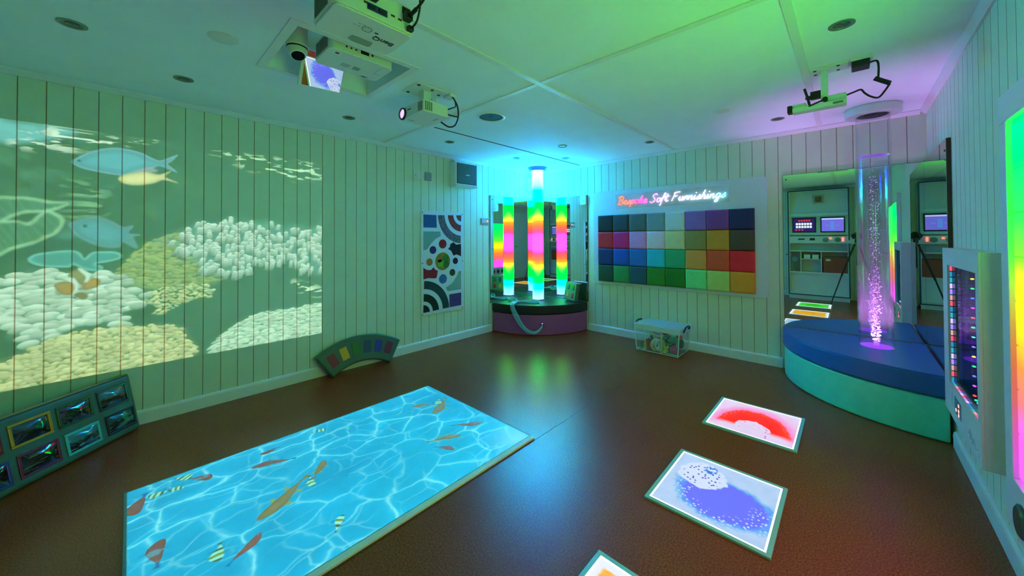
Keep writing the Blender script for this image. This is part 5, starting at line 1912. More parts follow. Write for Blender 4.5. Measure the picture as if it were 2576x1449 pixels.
t = thing('arch_cushion', 'arched grey green cushion leaning on the left wall with six coloured windows', 'cushion', (0.14, -2.79, 0.0))
tilt = R(13)
AU = Vector((-math.sin(tilt), 0, math.cos(tilt)))
AN = Vector((math.cos(tilt), 0, math.sin(tilt)))
MAR = frame_matrix((0.150, -2.788, 0.003), (0, 1, 0), AU, AN)        # local x along the wall, y up the slope, z to the room
Ri, Ro, tc_ = 0.503, 0.748, -0.418
poly = []
ha = 33.8
for k in range(25):
    a = R(90 - ha + 2 * ha * k / 24)
    poly.append((Ro * math.cos(a), tc_ + Ro * math.sin(a)))
for k in range(25):
    a = R(90 + ha - 2 * ha * k / 24)
    poly.append((Ri * math.cos(a), tc_ + Ri * math.sin(a)))
MB().prism(poly, -0.068, 0.0, 'z', 0, MAR).build('padded_arch', DGREEN, t, smooth=True, bevel=0.014, seg=3, angle=50)
for k, (nm, c) in enumerate((('crimson', (120, 18, 58)), ('blue', (40, 56, 150)), ('slate blue', (36, 66, 92)), ('green', (36, 110, 22)), ('amber', (224, 160, 20)), ('dark red', (140, 26, 28)))):
    ac = 90 - 25.5 + k * 10.2
    q = []
    for (rr, aa) in ((0.575, -3.2), (0.575, 3.2), (0.690, 3.2), (0.690, -3.2)):
        a = R(ac + aa * 0.62 / rr * 1.0)
        q.append((rr * math.cos(a), tc_ + rr * math.sin(a)))
    mb = MB()
    mb.prism(q[::-1], 0.0005, 0.003, 'z', 0, MAR)
    o = mb.build('colour_window', mat('window_' + nm.replace(' ', '_'), c, 0.5, vary=0.05, vscale=60), t)
    o['label'] = '%s window' % nm

# ------------------------------------------------------------------ clear storage box with toys
CLR = clear_plastic('clear_polypropylene', (200, 232, 234), 0.86, 0.35)
CLR2 = clear_plastic('clear_rim_plastic', (220, 244, 244), 0.38, 0.4)
t = thing('storage_box', 'clear plastic lidded storage box of toys on the floor under the sample board', 'storage box', (2.045, -0.245, 0))
a0, a1, c0, c1 = (1.818, -0.408), (2.262, -0.082), (1.800, -0.424), (2.284, -0.066)
e = 0.003


def taper_shell(mb, z0, z1, q0, q1, r0, r1):
    v = []
    for (z, q, r) in ((z0, q0, r0), (z1, q1, r1)):
        v += [(q[0], q[1], z), (r[0], q[1], z), (r[0], r[1], z), (q[0], r[1], z)]
    mb.add(v, [(0, 1, 5, 4), (1, 2, 6, 5), (2, 3, 7, 6), (3, 0, 4, 7)])


mb = MB()
taper_shell(mb, 0.004, 0.245, a0, c0, a1, c1)
mb.box((a0[0], a0[1], 0.004), (a1[0], a1[1], 0.007))
mb.build('tub', CLR, t)
mb = MB()
for (fx, fy) in ((0, 0), (1, 0), (1, 1), (0, 1)):
    pts = [((a0[0], a1[0])[fx], (a0[1], a1[1])[fy], 0.006), ((c0[0], c1[0])[fx], (c0[1], c1[1])[fy], 0.25)]
    mb.tube(pts, 0.006, 8)
for xx in (0.24, 0.63):
    mb.tube([(a0[0] + xx * (a1[0] - a0[0]), a0[1] - 0.003, 0.03), (c0[0] + xx * (c1[0] - c0[0]), c0[1] - 0.001, 0.24)], 0.0035, 6)
for (xa, xb) in ((0.0, 0.24), (0.63, 1.0)):
    mb.tube([(a0[0] + xa * 0.444, a0[1] - 0.003, 0.028), (a0[0] + xb * 0.444, a0[1] - 0.003, 0.028)], 0.003, 6)
for zz in (0.01,):
    mb.tube([(a0[0], a0[1], zz), (a1[0], a0[1], zz), (a1[0], a1[1], zz), (a0[0], a1[1], zz), (a0[0], a0[1], zz)], 0.004, 6)
mb.build('corner_ribs', CLR2, t, smooth=True)
mb = MB()
mb.box((c0[0] - 0.008, c0[1] - 0.008, 0.245), (c1[0] + 0.008, c0[1] - 0.003, 0.300))
mb.box((c0[0] - 0.008, c1[1] + 0.003, 0.245), (c1[0] + 0.008, c1[1] + 0.008, 0.300))
mb.box((c0[0] - 0.008, c0[1] - 0.003, 0.245), (c0[0] - 0.003, c1[1] + 0.003, 0.300))
mb.box((c1[0] + 0.003, c0[1] - 0.003, 0.245), (c1[0] + 0.008, c1[1] + 0.003, 0.300))
lid = mb.build('lid_rim', CLR2, t, bevel=0.002)
mb = MB()
mb.box((c0[0] - 0.003, c0[1] - 0.003, 0.292), (c1[0] + 0.003, c1[1] + 0.003, 0.296))
mb.build('lid_panel', clear_plastic('clear_lid', (205, 235, 235), 0.62, 0.4), lid)
HND = mat('navy_handle', (18, 18, 58), 0.35)
for (xx, sg_) in ((c1[0] + 0.012, 1), (c0[0] - 0.012, -1)):
    pts = [(xx, -0.33, 0.258), (xx + 0.012 * sg_, -0.325, 0.285), (xx + 0.012 * sg_, -0.29, 0.306), (xx + 0.012 * sg_, -0.20, 0.308), (xx + 0.012 * sg_, -0.165, 0.285), (xx, -0.16, 0.268)]
    MB().tube(smooth_path(pts, 4), 0.009, 8).build('handle', HND, t, smooth=True)

# toys, each standing on the tub floor
FL = 0.008
t = thing('rainbow_wedge', 'rainbow striped wedge toy at the left end of the clear box', 'toy', (1.87, -0.34, FL))
v = [(1.845, -0.375), (1.935, -0.375), (1.925, -0.33), (1.855, -0.33)]
bands = ((196, 40, 30), (214, 110, 30), (214, 180, 40), (60, 140, 60), (40, 90, 110))
for i, c in enumerate(bands):
    x1_, x0_ = 1.938 - i * 0.018, 1.938 - (i + 1) * 0.018
    MB().prism([(x0_, FL), (x1_, FL), (x1_ - 0.006, FL + 0.135 - i * 0.012), (x0_ + 0.008 - 0.006, FL + 0.125 - i * 0.014)], -0.385, -0.325, 'y').build('stripe', vinyl('wedge_%d' % i, c), t, bevel=0.003)


def ring_toy(name, label, c0_, R_, r_, Mx, m, cat='toy'):
    mb = MB()
    prof = [(R_ + r_ * math.cos(2 * PI * k / 12), r_ * math.sin(2 * PI * k / 12)) for k in range(12)]
    mb.lathe(prof, 28, 0, Matrix.Translation(c0_) @ Mx, close=True)
    return tag(mb.build(name, m, None, smooth=True), label, cat)


RY = Matrix.Rotation(R(80), 4, 'Y')
CREAM = mat('cream_band', (206, 198, 164), 0.6, bump=0.3, bscale=120)
t = thing('tape_roll', 'cream webbing roll standing in the middle of the clear box', 'roll', (2.02, -0.34, FL))
for k, dx in enumerate((0, 0.032)):
    MT = Matrix.Translation((2.005 + dx, -0.335 + 0.01 * k, FL + 0.068)) @ Matrix.Rotation(R(62), 4, 'Z') @ Matrix.Rotation(R(90), 4, 'X')
    MB().lathe([(0.048, -0.014), (0.066, -0.014), (0.068, -0.008), (0.068, 0.008), (0.066, 0.014), (0.048, 0.014)], 32, 0, MT, close=True).build('webbing_coil', CREAM, t, smooth=True, angle=30)
ring_toy('cream_hoop', 'cream curved hoop lying on top of the webbing roll', (1.99, -0.27, FL + 0.170), 0.055, 0.016, Matrix.Rotation(R(14), 4, 'Y'), CREAM)
ring_toy('red_hoop', 'red brown hoop at the back of the clear box behind the cream hoop', (2.02, -0.15, FL + 0.105), 0.055, 0.016, Matrix.Rotation(R(78), 4, 'X'), mat('brick_red', (150, 52, 36), 0.5))
ring_toy('green_hoop', 'green ring with purple middle at the right half of the clear box', (2.10, -0.24, FL + 0.115), 0.046, 0.014, Matrix.Rotation(R(70), 4, 'X'), mat('jade', (30, 150, 104), 0.4))
tag(MB().ball((2.10, -0.195, FL + 0.072), (0.072, 0.03, 0.05), 20, 12).build('plum_pouch', mat('plum_cloth', (88, 44, 84), 0.7, bump=0.4, bscale=90), smooth=True), 'dark plum cloth pouch behind the green ring in the box', 'toy')
tag(MB().ball((2.200, -0.335, FL + 0.049), 0.046, 20, 14).build('pink_ball', mat('pink_rubber', (184, 52, 110), 0.5, bump=0.8, bscale=60), smooth=True), 'round pink rubber ball at the right front of the clear box', 'ball')
mb = MB()
for k in range(14):
    a, b = k * 2.4, 0.5 + 0.35 * math.sin(k)
    mb.ball((2.118 + 0.024 * math.cos(a) * b * 1.2, -0.36 + 0.022 * math.sin(a), FL + 0.048 + 0.028 * math.sin(k * 1.7)), 0.013, 8, 6)
tag(mb.build('yellow_knobbly_toy', mat('acid_yellow', (196, 190, 40), 0.5), smooth=True), 'knobbly yellow green toy beside the pink ball', 'toy')
t = thing('green_bottle', 'green squeaky bird toy with dark eye near the right front of the box', 'toy', (2.19, -0.30, FL + 0.09))
MB().ball((2.19, -0.31, FL + 0.155), (0.04, 0.032, 0.034), 18, 12).build('head', MATS['jade'], t, smooth=True)
MB().ball((2.20, -0.341, FL + 0.16), 0.006, 8, 6).build('eye', DARK, t, smooth=True)
MB().ball((2.165, -0.29, FL + 0.132), (0.045, 0.035, 0.03), 18, 12).build('wing', MATS['jade'], t, smooth=True)
tag(MB().ball((2.205, -0.135, FL + 0.075), (0.030, 0.04, 0.055), 18, 12).build('teal_drum', mat('deep_teal', (18, 96, 92), 0.5), smooth=True), 'deep teal rounded toy at the back right of the box', 'toy')
mb = MB()
for k in range(5):
    a = 2 * PI * k / 5
    mb.ball((2.082 + 0.013 * math.cos(a), -0.388, FL + 0.018 + 0.013 * math.sin(a)), (0.009, 0.006, 0.009), 8, 6)
tag(mb.build('orange_flower', mat('flower_orange', (226, 150, 30), 0.5), smooth=True), 'tiny orange flower toy at the front bottom of the box', 'toy')
tag(MB().ball((2.215, -0.21, FL + 0.165), (0.035, 0.03, 0.03), 14, 10).build('orange_plush', mat('orange_plush', (206, 100, 60), 0.8, bump=0.8, bscale=90), smooth=True), 'small orange fluffy toy at the top right of the box', 'toy')
mb = MB()
mb.tube(smooth_path([(1.90, -0.22, FL + 0.125), (1.925, -0.23, FL + 0.10), (1.93, -0.25, FL + 0.05), (1.92, -0.28, FL + 0.016)], 5), 0.012, 8)
mb.tube(smooth_path([(1.87, -0.18, FL + 0.018), (1.90, -0.2, FL + 0.07), (1.91, -0.26, FL + 0.09)], 5), 0.014, 8)
tag(mb.build('dark_strap', mat('dark_webbing', (58, 62, 50), 0.7), smooth=True), 'dark grey strap curled between the striped wedge and the webbing roll', 'strap')

# ------------------------------------------------------------------ lit liquid floor tiles
FRT = mat('floor_tile_frame', (150, 205, 205), 0.35, metal=0.2)


def liquid(kind):
    """lit liquid floor tile seen from above; x right, y towards the back wall"""
    X, Y = grid(0, 0, 1, 1, 420, 430)
    n = fbm(X * 9, Y * 9, 5)
    n2 = fbm(X * 26, Y * 26, 9)
    f1, f2, idc = voronoi(X * 24, Y * 24, 3)
    drops = np.clip((0.20 + 0.12 * idc - f1) * 14, 0, 1)
    wob = 0.07 * (n - 0.5) + 0.03 * (n2 - 0.5)
    if kind == 'red':
        img = C3((226, 206, 240)) * (0.9 + 0.15 * n[..., None])
        d = np.hypot((X - 0.52) / 0.44, (Y - 0.12) / 0.66) + 1.5 * wob
        img = over(img, np.exp(-((d - 1.08) / 0.18) ** 2) * 0.85 * np.clip((Y - 0.06) * 6, 0, 1), C3((248, 130, 205)))
        arch = np.clip((1.08 - d) / 0.08, 0, 1) * np.clip((d - 0.50 - 0.16 * (n2 - 0.5)) / 0.03, 0, 1) * np.clip((Y - 0.15 + 0.3 * wob) * 9, 0, 1)
        img = over(img, arch * (1 - 0.7 * drops * np.clip((d - 0.9) * 12, 0, 1)), C3((255, 12, 10)))
        img = over(img, arch * np.clip((d - 0.80) * 8, 0, 1) * 0.5, C3((255, 60, 5)))
        sp = np.clip((0.50 - d) / 0.05, 0, 1) * np.clip((d - 0.30) * 9, 0, 1) * drops * (idc > 0.72)
        return over(img, sp, C3((180, 30, 90))).astype(np.float32)
    if kind == 'blue':
        img = C3((176, 204, 240)) * (0.88 + 0.2 * n[..., None])
        d = np.hypot((X - 0.58) * 0.82, (Y - 0.40) * 1.15) + 1.6 * wob
        img = over(img, np.clip((0.42 - d) / 0.06, 0, 1), C3((92, 176, 236)))
        img = over(img, np.clip((0.375 - d) / 0.05, 0, 1), C3((104, 112, 246)))
        e_ = np.hypot((X - 0.30), (Y - 0.70)) + wob * 1.3
        img = over(img, np.clip((0.25 - e_) / 0.02, 0, 1), C3((206, 222, 246)))
        img = over(img, np.clip((0.22 - e_) / 0.03, 0, 1) * drops * (idc > 0.45), C3((60, 70, 190)))
        g_ = np.hypot((X - 0.36), (Y - 0.86)) + wob * 2
        img = over(img, np.clip((0.09 - g_) / 0.02, 0, 1) * np.clip((n2 - 0.5) * 12, 0, 1), C3((50, 120, 220)))
        band = np.clip((d - 0.20) * 12, 0, 1) * np.clip((0.44 - d) * 12, 0, 1) * np.clip((0.55 - Y) * 8, 0, 1)
        img = over(img, band * drops * (idc > 0.25), C3((190, 215, 248)))
        return img.astype(np.float32)
    c, r = {'yellow': ((246, 178, 14), (255, 220, 60)), 'green': ((60, 225, 20), (20, 160, 10))}[kind]
    img = C3((232, 236, 250)) + 0 * X[..., None]
    d = np.maximum(np.abs(X - 0.5), np.abs(Y - 0.5)) + 0.6 * wob
    img = over(img, np.clip((0.455 - d) / 0.02, 0, 1), C3(c) * (0.85 + 0.3 * n2[..., None]))
    h_ = np.hypot(X - 0.5, Y - 0.5) + 2 * wob
    c2 = (250, 120, 10) if kind == 'yellow' else r
    return over(img, np.clip((0.30 - h_) / 0.1, 0, 1) * np.clip((0.47 - Y) * 6 + (kind == 'green') * 3, 0, 1) * 0.8, C3(c2)).astype(np.float32)


WL = glow('tile_led_white', (235, 238, 255), 2.6 * TILE_GLOW)
for (nm, xa, ya, xb, yb, lab) in (
        ('red', 2.842, -1.672, 3.353, -1.140, 'lit liquid floor tile with a red arch on white, nearest the blue seat'),
        ('blue', 2.845, -2.625, 3.352, -2.090, 'lit liquid floor tile with blue and violet liquid in the middle of the row'),
        ('yellow', 2.838, -3.575, 3.348, -3.045, 'lit liquid floor tile with golden yellow liquid at the bottom edge'),
        ('green', 2.842, -4.52, 3.352, -3.99, 'lit green liquid floor tile beside the tripod, seen in the mirrors')):
    t = thing('liquid_floor_tile', lab, 'floor tile', ((xa + xb) / 2, (ya + yb) / 2, 0), 'lit liquid floor tiles')
    mb = MB()
    b_ = 0.019
    mb.box((xa, ya, 0.0), (xb, ya + b_, 0.012))
    mb.box((xa, yb - b_, 0.0), (xb, yb, 0.012))
    mb.box((xa, ya + b_, 0.0), (xa + b_, yb - b_, 0.012))
    mb.box((xb - b_, ya + b_, 0.0), (xb, yb - b_, 0.012))
    mb.build('frame', FRT, t, bevel=0.002)
    mb = MB()
    q = b_ + 0.007
    mb.box((xa + b_, ya + b_, 0.0), (xb - b_, ya + q, 0.0115))
    mb.box((xa + b_, yb - q, 0.0), (xb - b_, yb - b_, 0.0115))
    mb.box((xa + b_, ya + q, 0.0), (xa + q, yb - q, 0.0115))
    mb.box((xb - q, ya + q, 0.0), (xb - b_, yb - q, 0.0115))
    mb.build('led_edge', WL, t)
    im = picture('liquid_' + nm, liquid(nm))
    MB().box((xa + q, ya + q, 0.0), (xb - q, yb - q, 0.0105)).build('liquid_panel', picture_mat('liquid_panel_' + nm, im, 'XY', (xa + q, ya + q), (xb - q, yb - q), TILE_GLOW, lit=True, rough=0.3), t)

# ------------------------------------------------------------------ infinity light panel on the right wall
CAB = mat('white_cabinet', (206, 214, 210), 0.45, vary=0.01)
t = thing('infinity_panel', 'white box shaped infinity light panel with mirrored window on the right wall', 'light panel', (W - 0.04, -1.55, 0.31))
X0, X1, Ya, Yb, Za, Zb = 3.978, W - 0.001, -1.950, -1.165, 0.310, 1.203
ya, yb, za, zb = -1.897, -1.290, 0.480, 1.113
mb = MB()
fr = 0.008
mb.box((X0, Ya, Za), (X0 + fr, Yb, za))
mb.box((X0, Ya, zb), (X0 + fr, Yb, Zb))
mb.box((X0, Ya, za), (X0 + fr, ya, zb))
mb.box((X0, yb, za), (X0 + fr, Yb, zb))
mb.build('front_frame', CAB, t)
mb = MB()
mb.box((X0 + fr, Ya, Za), (X1, Ya + 0.012, Zb))
mb.box((X0 + fr, Yb - 0.012, Za), (X1, Yb, Zb))
mb.box((X0 + fr, Ya + 0.012, Za), (X1, Yb - 0.012, Za + 0.012))
mb.box((X0 + fr, Ya + 0.012, Zb - 0.012), (X1, Yb - 0.012, Zb))
mb.build('carcass', CAB, t, bevel=0.002)
mb = MB()
xi0, xi1 = X0 + fr, X0 + 0.046
mb.box((xi0, ya - 0.006, za), (xi1, ya, zb))
mb.box((xi0, yb, za), (xi1, yb + 0.006, zb))
mb.box((xi0, ya, za - 0.006), (xi1, yb, za))
mb.box((xi0, ya, zb), (xi1, yb, zb + 0.006))
rev = mb.build('window_reveal', mat('pale_reveal', (120, 180, 190), 0.4), t)
MB().box((xi1, ya - 0.006, za - 0.006), (xi1 + 0.004, yb + 0.006, zb + 0.006)).build('back_mirror', mirror_mat('back_mirror', (150, 160, 175)), t)
MB().box((X0 + 0.0175, ya, za), (X0 + 0.0185, yb, zb)).build('two_way_glass', mirror_mat('two_way_mirror', (150, 160, 180), 0.0, 0.5), t)
cols = [((235, 80, 110), 'red'), ((190, 140, 140), 'salmon'), ((40, 120, 165), 'blue'), ((50, 145, 165), 'teal'), ((190, 172, 250), 'lilac'), ((150, 125, 240), 'violet')]
k = 0
nz_ = 20
for i in range(nz_):
    zz = za + (zb - za) * i / nz_
    c, nm = cols[[2, 0, 1, 5, 4, 3, 2, 0, 1, 5, 4, 3][i % 12]]
    m_ = glow('led_cell_' + nm, c, 0.7)
    mb = MB()
    mb.box((X0 + 0.009, yb - 0.0015, zz), (X0 + 0.017, yb + 0.0005, zz + (zb - za) / nz_ * 0.8))
    mb.build('led_cell', m_, rev)
for i in range(16):
    yy = ya + (yb - ya) * i / 16
    c, nm = cols[[4, 5, 0, 1, 3, 2, 2, 4, 5, 0][i % 10]]
    mb = MB()
    mb.box((X0 + 0.009, yy, za - 0.0005), (X0 + 0.017, yy + (yb - ya) / 16 * 0.8, za + 0.0015))
    mb.build('led_cell', glow('led_cell_' + nm, c, 0.7), rev)
dots = [((255, 220, 40), 'y'), ((40, 240, 120), 'g'), ((60, 100, 255), 'b'), ((190, 60, 255), 'v'), ((255, 60, 60), 'r'), ((60, 230, 120), 'g'), ((40, 200, 220), 'c'), ((110, 90, 255), 'b2')]
for i in range(13):
    zz = zb - 0.045 - i * 0.0455
    c, nm = dots[i % 8]
    mb = MB()
    mb.ball((X0 + 0.032, ya + 0.26, zz), (0.006, 0.012, 0.0035), 10, 6)
    mb.build('led_bead', glow('led_dot_' + nm, c, 4.0), rev, smooth=True)
for i in range(6):
    yy = ya + 0.03 + i * 0.04
    c, nm = dots[(i * 3 + 2) % 8]
    mb = MB()
    mb.ball((X0 + 0.032, yy, za + 0.03), (0.006, 0.010, 0.0035), 10, 6)
    mb.build('led_bead', glow('led_dot_' + nm, c, 4.0), rev, smooth=True)
mb = MB()
mb.box((X0 - 0.001, -1.575, 0.365), (X0, -1.425, 0.445), 0)
pad = mb.build('button_pad', mat('pad_blue_grey', (70, 130, 150), 0.5, vary=0.6, vscale=220), t)
mb = MB()
for (yy, zz) in ((-1.465, 0.385), (-1.525, 0.365 + 0.012), (-1.525, 0.398), (-1.525, 0.424)):
    mb.box((X0 - 0.0025, yy - 0.008, zz - 0.007), (X0 - 0.001, yy + 0.008, zz + 0.007))
mb.build('lit_button', glow('button_pink', (255, 120, 110), 1.6), pad)
mb = MB()
for s in ([(-1.735, .375), (-1.755, .40), (-1.765, .36), (-1.78, .39), (-1.80, .352), (-1.82, .385), (-1.85, .35), (-1.88, .362)], [(-1.77, .345), (-1.83, .338), (-1.90, .342)]):
    mb.tube([(X0 - 0.0005, q[0], q[1]) for q in s], 0.0022, 6)
mb.build('script_emblem', mat('emblem_pale', (170, 205, 215), 0.4), t, smooth=True)
MB().prism(rounded(-1.372, 0.375, -1.345, 0.445, 0.012), X0 - 0.001, X0, 'x').build('oval_badge', mat('emblem_pale', (170, 205, 215), 0.4), t)

# ------------------------------------------------------------------ rainbow light ladder on the right wall
t = thing('rainbow_light_ladder', 'white framed wall panel glowing green to magenta at the far right', 'light panel', (W - 0.03, -2.75, 0.2))
P0, P1, Q0, Q1 = -3.47, -2.068, 0.198, 1.798
g0, g1, h0, h1 = -3.385, -2.150, 0.392, 1.692
XF = W - 0.036
mb = MB()
mb.box((XF, P0, Q0), (W - 0.001, P1, h0))
mb.box((XF, P0, h1), (W - 0.001, P1, Q1))
mb.box((XF, P0, h0), (W - 0.001, g0, h1))
mb.box((XF, g1, h0), (W - 0.001, P1, h1))
mb.build('panel_frame', BOARD, t, bevel=0.003)
LAD = [(0.00, (1.2, 0.07, 1.2)), (0.12, (1.2, 0.07, 0.7)), (0.22, (1.2, 0.11, 0.12)), (0.32, (1.2, 0.17, 0.03)), (0.42, (1.1, 0.45, 0.01)), (0.52, (0.9, 1.2, 0.01)), (0.61, (0.14, 2.2, 0.02)), (0.72, (0.02, 4.4, 0.06)), (0.88, (0.0, 4.0, 0.12)), (1.0, (0.0, 3.1, 0.2))]
m_ = ramp_glow('ladder_ramp', 'Z', h0, h1, LAD, LADDER_GLOW)
gp = MB().box((XF + 0.016, g0, h0), (W - 0.002, g1, h1)).build('glowing_back', ramp_glow('ladder_ramp_deep', 'Z', h0, h1, LAD, LADDER_GLOW * 0.55), t)
for i in range(8):
    z_a = h0 + 0.02 + i * (h1 - h0 - 0.04) / 8
    z_b = z_a + (h1 - h0 - 0.04) / 8 - 0.006
    MB().box((XF + 0.008, g0 + 0.03, z_a), (XF + 0.016, g1 - 0.03, z_b)).build('lit_bar', m_, gp, bevel=0.002)
for yy in (-2.245, -2.42, -2.60, -2.78, -2.96, -3.14, -3.32):
    MB().lathe([(0.055, 0.0), (0.055, 0.006), (0.045, 0.012), (0, 0.012)], 28, 0, frame_matrix((XF, yy, 0.285), (0, -1, 0), (0, 0, 1), (-1, 0, 0))).build('push_button', mat('button_dark_green', (30, 70, 56), 0.3), t, smooth=True, angle=30)

# ------------------------------------------------------------------ control cabinet behind the photographer (seen in the mirrors)
t = thing('control_cabinet', 'white control cabinet with two screens, dials and shelves reflected in the mirrors', 'cabinet', (3.12, -5.28, 0))
kx0, kx1, ky0, ky1 = 2.66, 3.58, -L + 0.004, -5.10
mb = MB()
mb.box((kx0, ky0, 0.0), (kx0 + 0.02, ky1, 2.2))
mb.box((kx1 - 0.02, ky0, 0.0), (kx1, ky1, 2.2))
mb.box((kx0, ky0, 2.18), (kx1, ky1, 2.2))
mb.box((kx0, ky0, 0.0), (kx1, ky0 + 0.015, 2.2))
mb.build('carcass', CAB, t)
TEALE = mat('blue_edge_strip', (16, 62, 86), 0.5)
mb = MB()
mb.box((kx0 - 0.012, ky1, 0.08), (kx0 + 0.008, ky1 + 0.008, 2.21))
mb.box((kx1 - 0.008, ky1, 0.08), (kx1 + 0.012, ky1 + 0.008, 2.21))
mb.box((kx0, ky1, 2.19), (kx1, ky1 + 0.008, 2.21))
mb.box((kx0, ky1, 0.075), (kx1, ky1 + 0.008, 0.095))
mb.build('edge_strip', TEALE, t)
mb = MB()
for (z_a, z_b, y_) in ((1.68, 1.73, -5.09), (1.30, 1.32, -5.10), (0.96, 0.985, -5.095), (0.52, 0.55, -5.11), (0.05, 0.11, -5.10)):
    mb.box((kx0 + 0.02, ky0 + 0.015, z_a), (kx1 - 0.02, y_, z_b))
mb.box((2.845, ky0 + 0.015, 0.55), (2.86, -5.12, 0.96))
mb.box((3.165, ky0 + 0.015, 0.55), (3.18, -5.12, 0.96))
mb.box((2.86, ky0 + 0.015, 0.80), (3.165, -5.12, 0.815))
mb.box((kx0, ky0, 0.0), (kx1, -5.11, 0.05))
mb.build('shelf', CAB, t)
mb = MB()
mb.add([(kx0 + 0.02, -5.13, 1.32), (kx1 - 0.02, -5.13, 1.32), (kx1 - 0.02, -5.17, 1.68), (kx0 + 0.02, -5.17, 1.68)], [(0, 1, 2, 3)])
mb.add([(kx0 + 0.02, -5.2, 1.73), (kx1 - 0.02, -5.2, 1.73), (kx1 - 0.02, -5.3, 2.18), (kx0 + 0.02, -5.3, 2.18)], [(0, 1, 2, 3)])
mb.add([(kx0 + 0.02, -5.085, 1.13), (kx1 + 0.08, -5.085, 1.13), (kx1 + 0.08, -5.10, 1.27), (kx0 + 0.02, -5.10, 1.27)], [(0, 1, 2, 3)])
mb.add([(kx0 + 0.02, -5.2, 0.11), (kx1 - 0.02, -5.2, 0.11), (kx1 - 0.02, -5.2, 0.52), (kx0 + 0.02, -5.2, 0.52)], [(0, 1, 2, 3)])
mb.build('front_panel', CAB, t)
for (sx0, sx1, which) in ((2.72, 3.10, 0), (3.165, 3.53, 1)):
    b = MB().box((sx0, -5.175, 1.345), (sx1, -5.125, 1.655)).build('screen_case', DARK, t, bevel=0.004)
    mb = MB()
    mb.box((sx0 + 0.02, -5.126, 1.37), (sx1 - 0.02, -5.1235, 1.63), 0)
    s_ = mb.build('screen', glow('screen_a', (40, 34, 90), SCREEN_GLOW) if which == 0 else glow('screen_b', (110, 104, 214), SCREEN_GLOW), b)
    mb = MB()
    mb2 = MB()
    if which == 0:
        for r_ in range(2):
            for c_ in range(6):
                mb.box((sx0 + 0.06 + c_ * 0.044, -5.1235, 1.44 + r_ * 0.06), (sx0 + 0.095 + c_ * 0.044, -5.1225, 1.485 + r_ * 0.06))
        for c_ in range(5):
            mb2.box((sx0 + 0.10 + c_ * 0.04, -5.1235, 1.575), (sx0 + 0.13 + c_ * 0.04, -5.1225, 1.605))
        for c_ in range(3):
            mb2.box((sx0 + 0.05 + c_ * 0.05, -5.1235, 1.39), (sx0 + 0.08 + c_ * 0.05, -5.1225, 1.415))
        mb.build('white_icons', glow('icon_white', (230, 235, 255), SCREEN_GLOW), s_)
        mb2.build('coloured_icons', glow('icon_red', (220, 60, 60), SCREEN_GLOW), s_)
    else:
        mb.box((sx0 + 0.02, -5.1235, 1.60), (sx1 - 0.02, -5.1225, 1.625))
        for r_ in range(5):
            mb2.box((sx0 + 0.15, -5.1235, 1.41 + r_ * 0.032), (sx0 + 0.205, -5.1225, 1.43 + r_ * 0.032))
        mb2.box((sx0 + 0.08, -5.1235, 1.475), (sx0 + 0.13, -5.1225, 1.49))
        mb2.box((sx0 + 0.23, -5.1235, 1.475), (sx0 + 0.28, -5.1225, 1.49))
        mb.build('title_bar', glow('icon_pale', (190, 196, 245), SCREEN_GLOW), s_)
        mb2.build('menu_icons', glow('icon_blue', (60, 150, 220), SCREEN_GLOW), s_)
mb = MB()
for xx in (3.24, 3.42):
    mb.lathe([(0.045, 0), (0.045, 0.01), (0.02, 0.02), (0, 0.02)], 24, 0, frame_matrix((xx, -5.085, 1.2), (-1, 0, 0), (0, 0, 1), (0, 1, 0)))
mb.build('dial', mat('dial_grey', (110, 140, 140), 0.4), t, smooth=True)
mb = MB()
mb.box((3.30, -5.09, 1.215), (3.33, -5.082, 1.245))
mb.box((3.48, -5.09, 1.17), (3.51, -5.082, 1.25))
mb.build('red_readout', glow('readout_red', (255, 100, 90), 1.6), t)
mb = MB()
mb.box((2.82, -5.09, 1.20), (2.92, -5.08, 1.225))
mb.box((3.0, -5.09, 1.19), (3.08, -5.08, 1.235))
mb.build('socket_slots', PORT, t)
t2 = thing('red_storage_crate', 'rust red box with white label on the cabinet shelf in the mirror', 'box', (3.39, -5.27, 0.551))
MB().box((3.20, -5.42, 0.551), (3.555, -5.125, 0.86)).build('crate', mat('rust_box', (150, 60, 30), 0.6), t2, bevel=0.005)
MB().box((3.24, -5.125, 0.78), (3.31, -5.1235, 0.82)).build('paper_label', mat('label_cream', (220, 220, 180), 0.6), t2)
for xx in (2.90, 3.03):
    tag(MB().box((xx, -5.30, 0.816), (xx + 0.10, -5.14, 0.90)).build('white_carton', CAB, bevel=0.004), 'small white carton, %s of two on the cabinet cubby shelf' % ('nearer the fan disc' if xx < 3 else 'nearer the rust red box'), 'box')
t2 = thing('framed_certificate', 'small brown framed notice at the top of the control cabinet in the mirror', 'picture', (3.135, -5.24, 1.94))
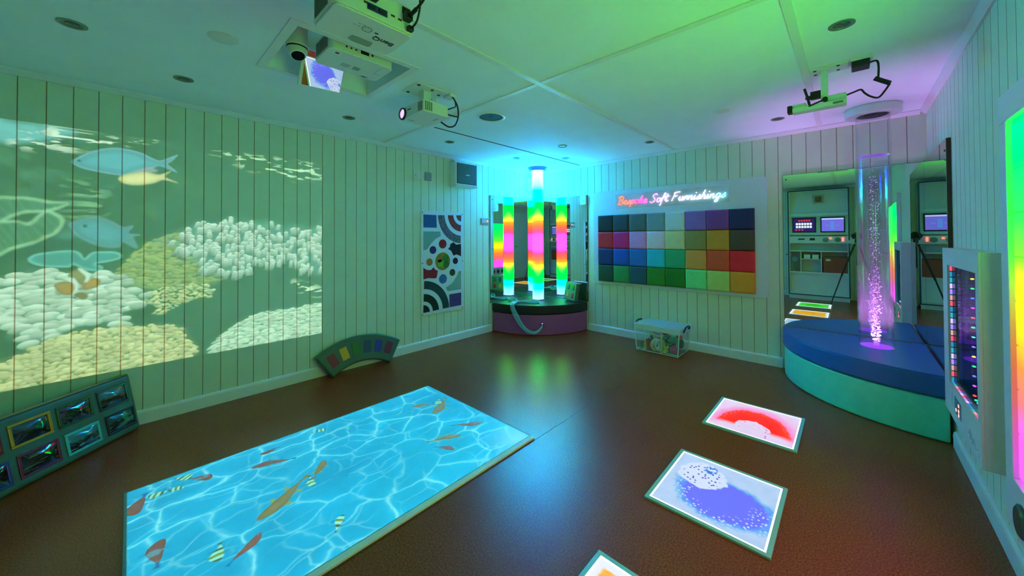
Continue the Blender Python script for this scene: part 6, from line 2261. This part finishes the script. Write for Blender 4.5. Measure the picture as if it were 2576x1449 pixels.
MB().box((3.06, -5.245, 1.94), (3.21, -5.215, 2.10)).build('frame', mat('notice_frame', (170, 150, 130), 0.5), t2)
MB().box((3.085, -5.217, 1.965), (3.185, -5.213, 2.075)).build('notice', mat('notice_brown', (110, 84, 40), 0.6, vary=0.4, vscale=30), t2)
ts = tag(MB().lathe([(0.05, 0), (0.06, 0.01), (0.05, 0.02), (0, 0.02)], 24, 0, frame_matrix((2.755, -5.12, 0.80), (-1, 0, 0), (0, 0, 1), (0, 1, 0))).tube([(2.755, -5.14, 0.556), (2.755, -5.13, 0.76)], 0.012).build('desk_fan', mat('fan_grey', (90, 130, 130), 0.4), smooth=True), 'small round grey fan in the left cabinet cubby in the mirror', 'fan')

# camera on its tripod, reflected in the mirrors
t = thing('camera_tripod', 'black tripod with a camera on top, seen only in the mirrors', 'tripod', (3.66, -4.43, 0))
BX = Vector((3.5933, -4.3538, 1.2735)) - FX * 0.13
MCam = frame_matrix(BX, (RX.x, RX.y, 0), FX, (0, 0, 1))
mb = MB()
mb.box((-0.065, -0.04, -0.05), (0.065, 0.02, 0.045), 0, MCam)
mb.tube([MCam @ Vector((0, 0.02, 0)), MCam @ Vector((0, 0.075, 0))], 0.034, 20)
mb.box((-0.025, -0.03, 0.045), (0.025, 0.015, 0.065), 0, MCam)
mb.build('camera_body', DARK, t, bevel=0.004)
mb = MB()
mb.tube([(BX.x, BX.y, 1.22), (BX.x, BX.y, 1.15)], 0.03, 14)
mb.tube([(BX.x, BX.y, 1.16), (BX.x, BX.y, 0.75)], 0.016, 12)
mb.build('centre_column', DARK, t, smooth=True)
for k in range(3):
    a = R(137 + 60 + 120 * k)
    dx, dy = math.cos(a), math.sin(a)
    mb = MB()
    f_ = 0.38
    mb.tube([(BX.x + dx * 0.03, BX.y + dy * 0.03, 1.13), (BX.x + dx * 0.22, BX.y + dy * 0.22, 0.55)], 0.014, 10)
    mb.tube([(BX.x + dx * 0.22, BX.y + dy * 0.22, 0.55), (BX.x + dx * f_, BX.y + dy * f_, 0.004)], 0.010, 10)
    mb.build('leg', DARK, t, smooth=True)
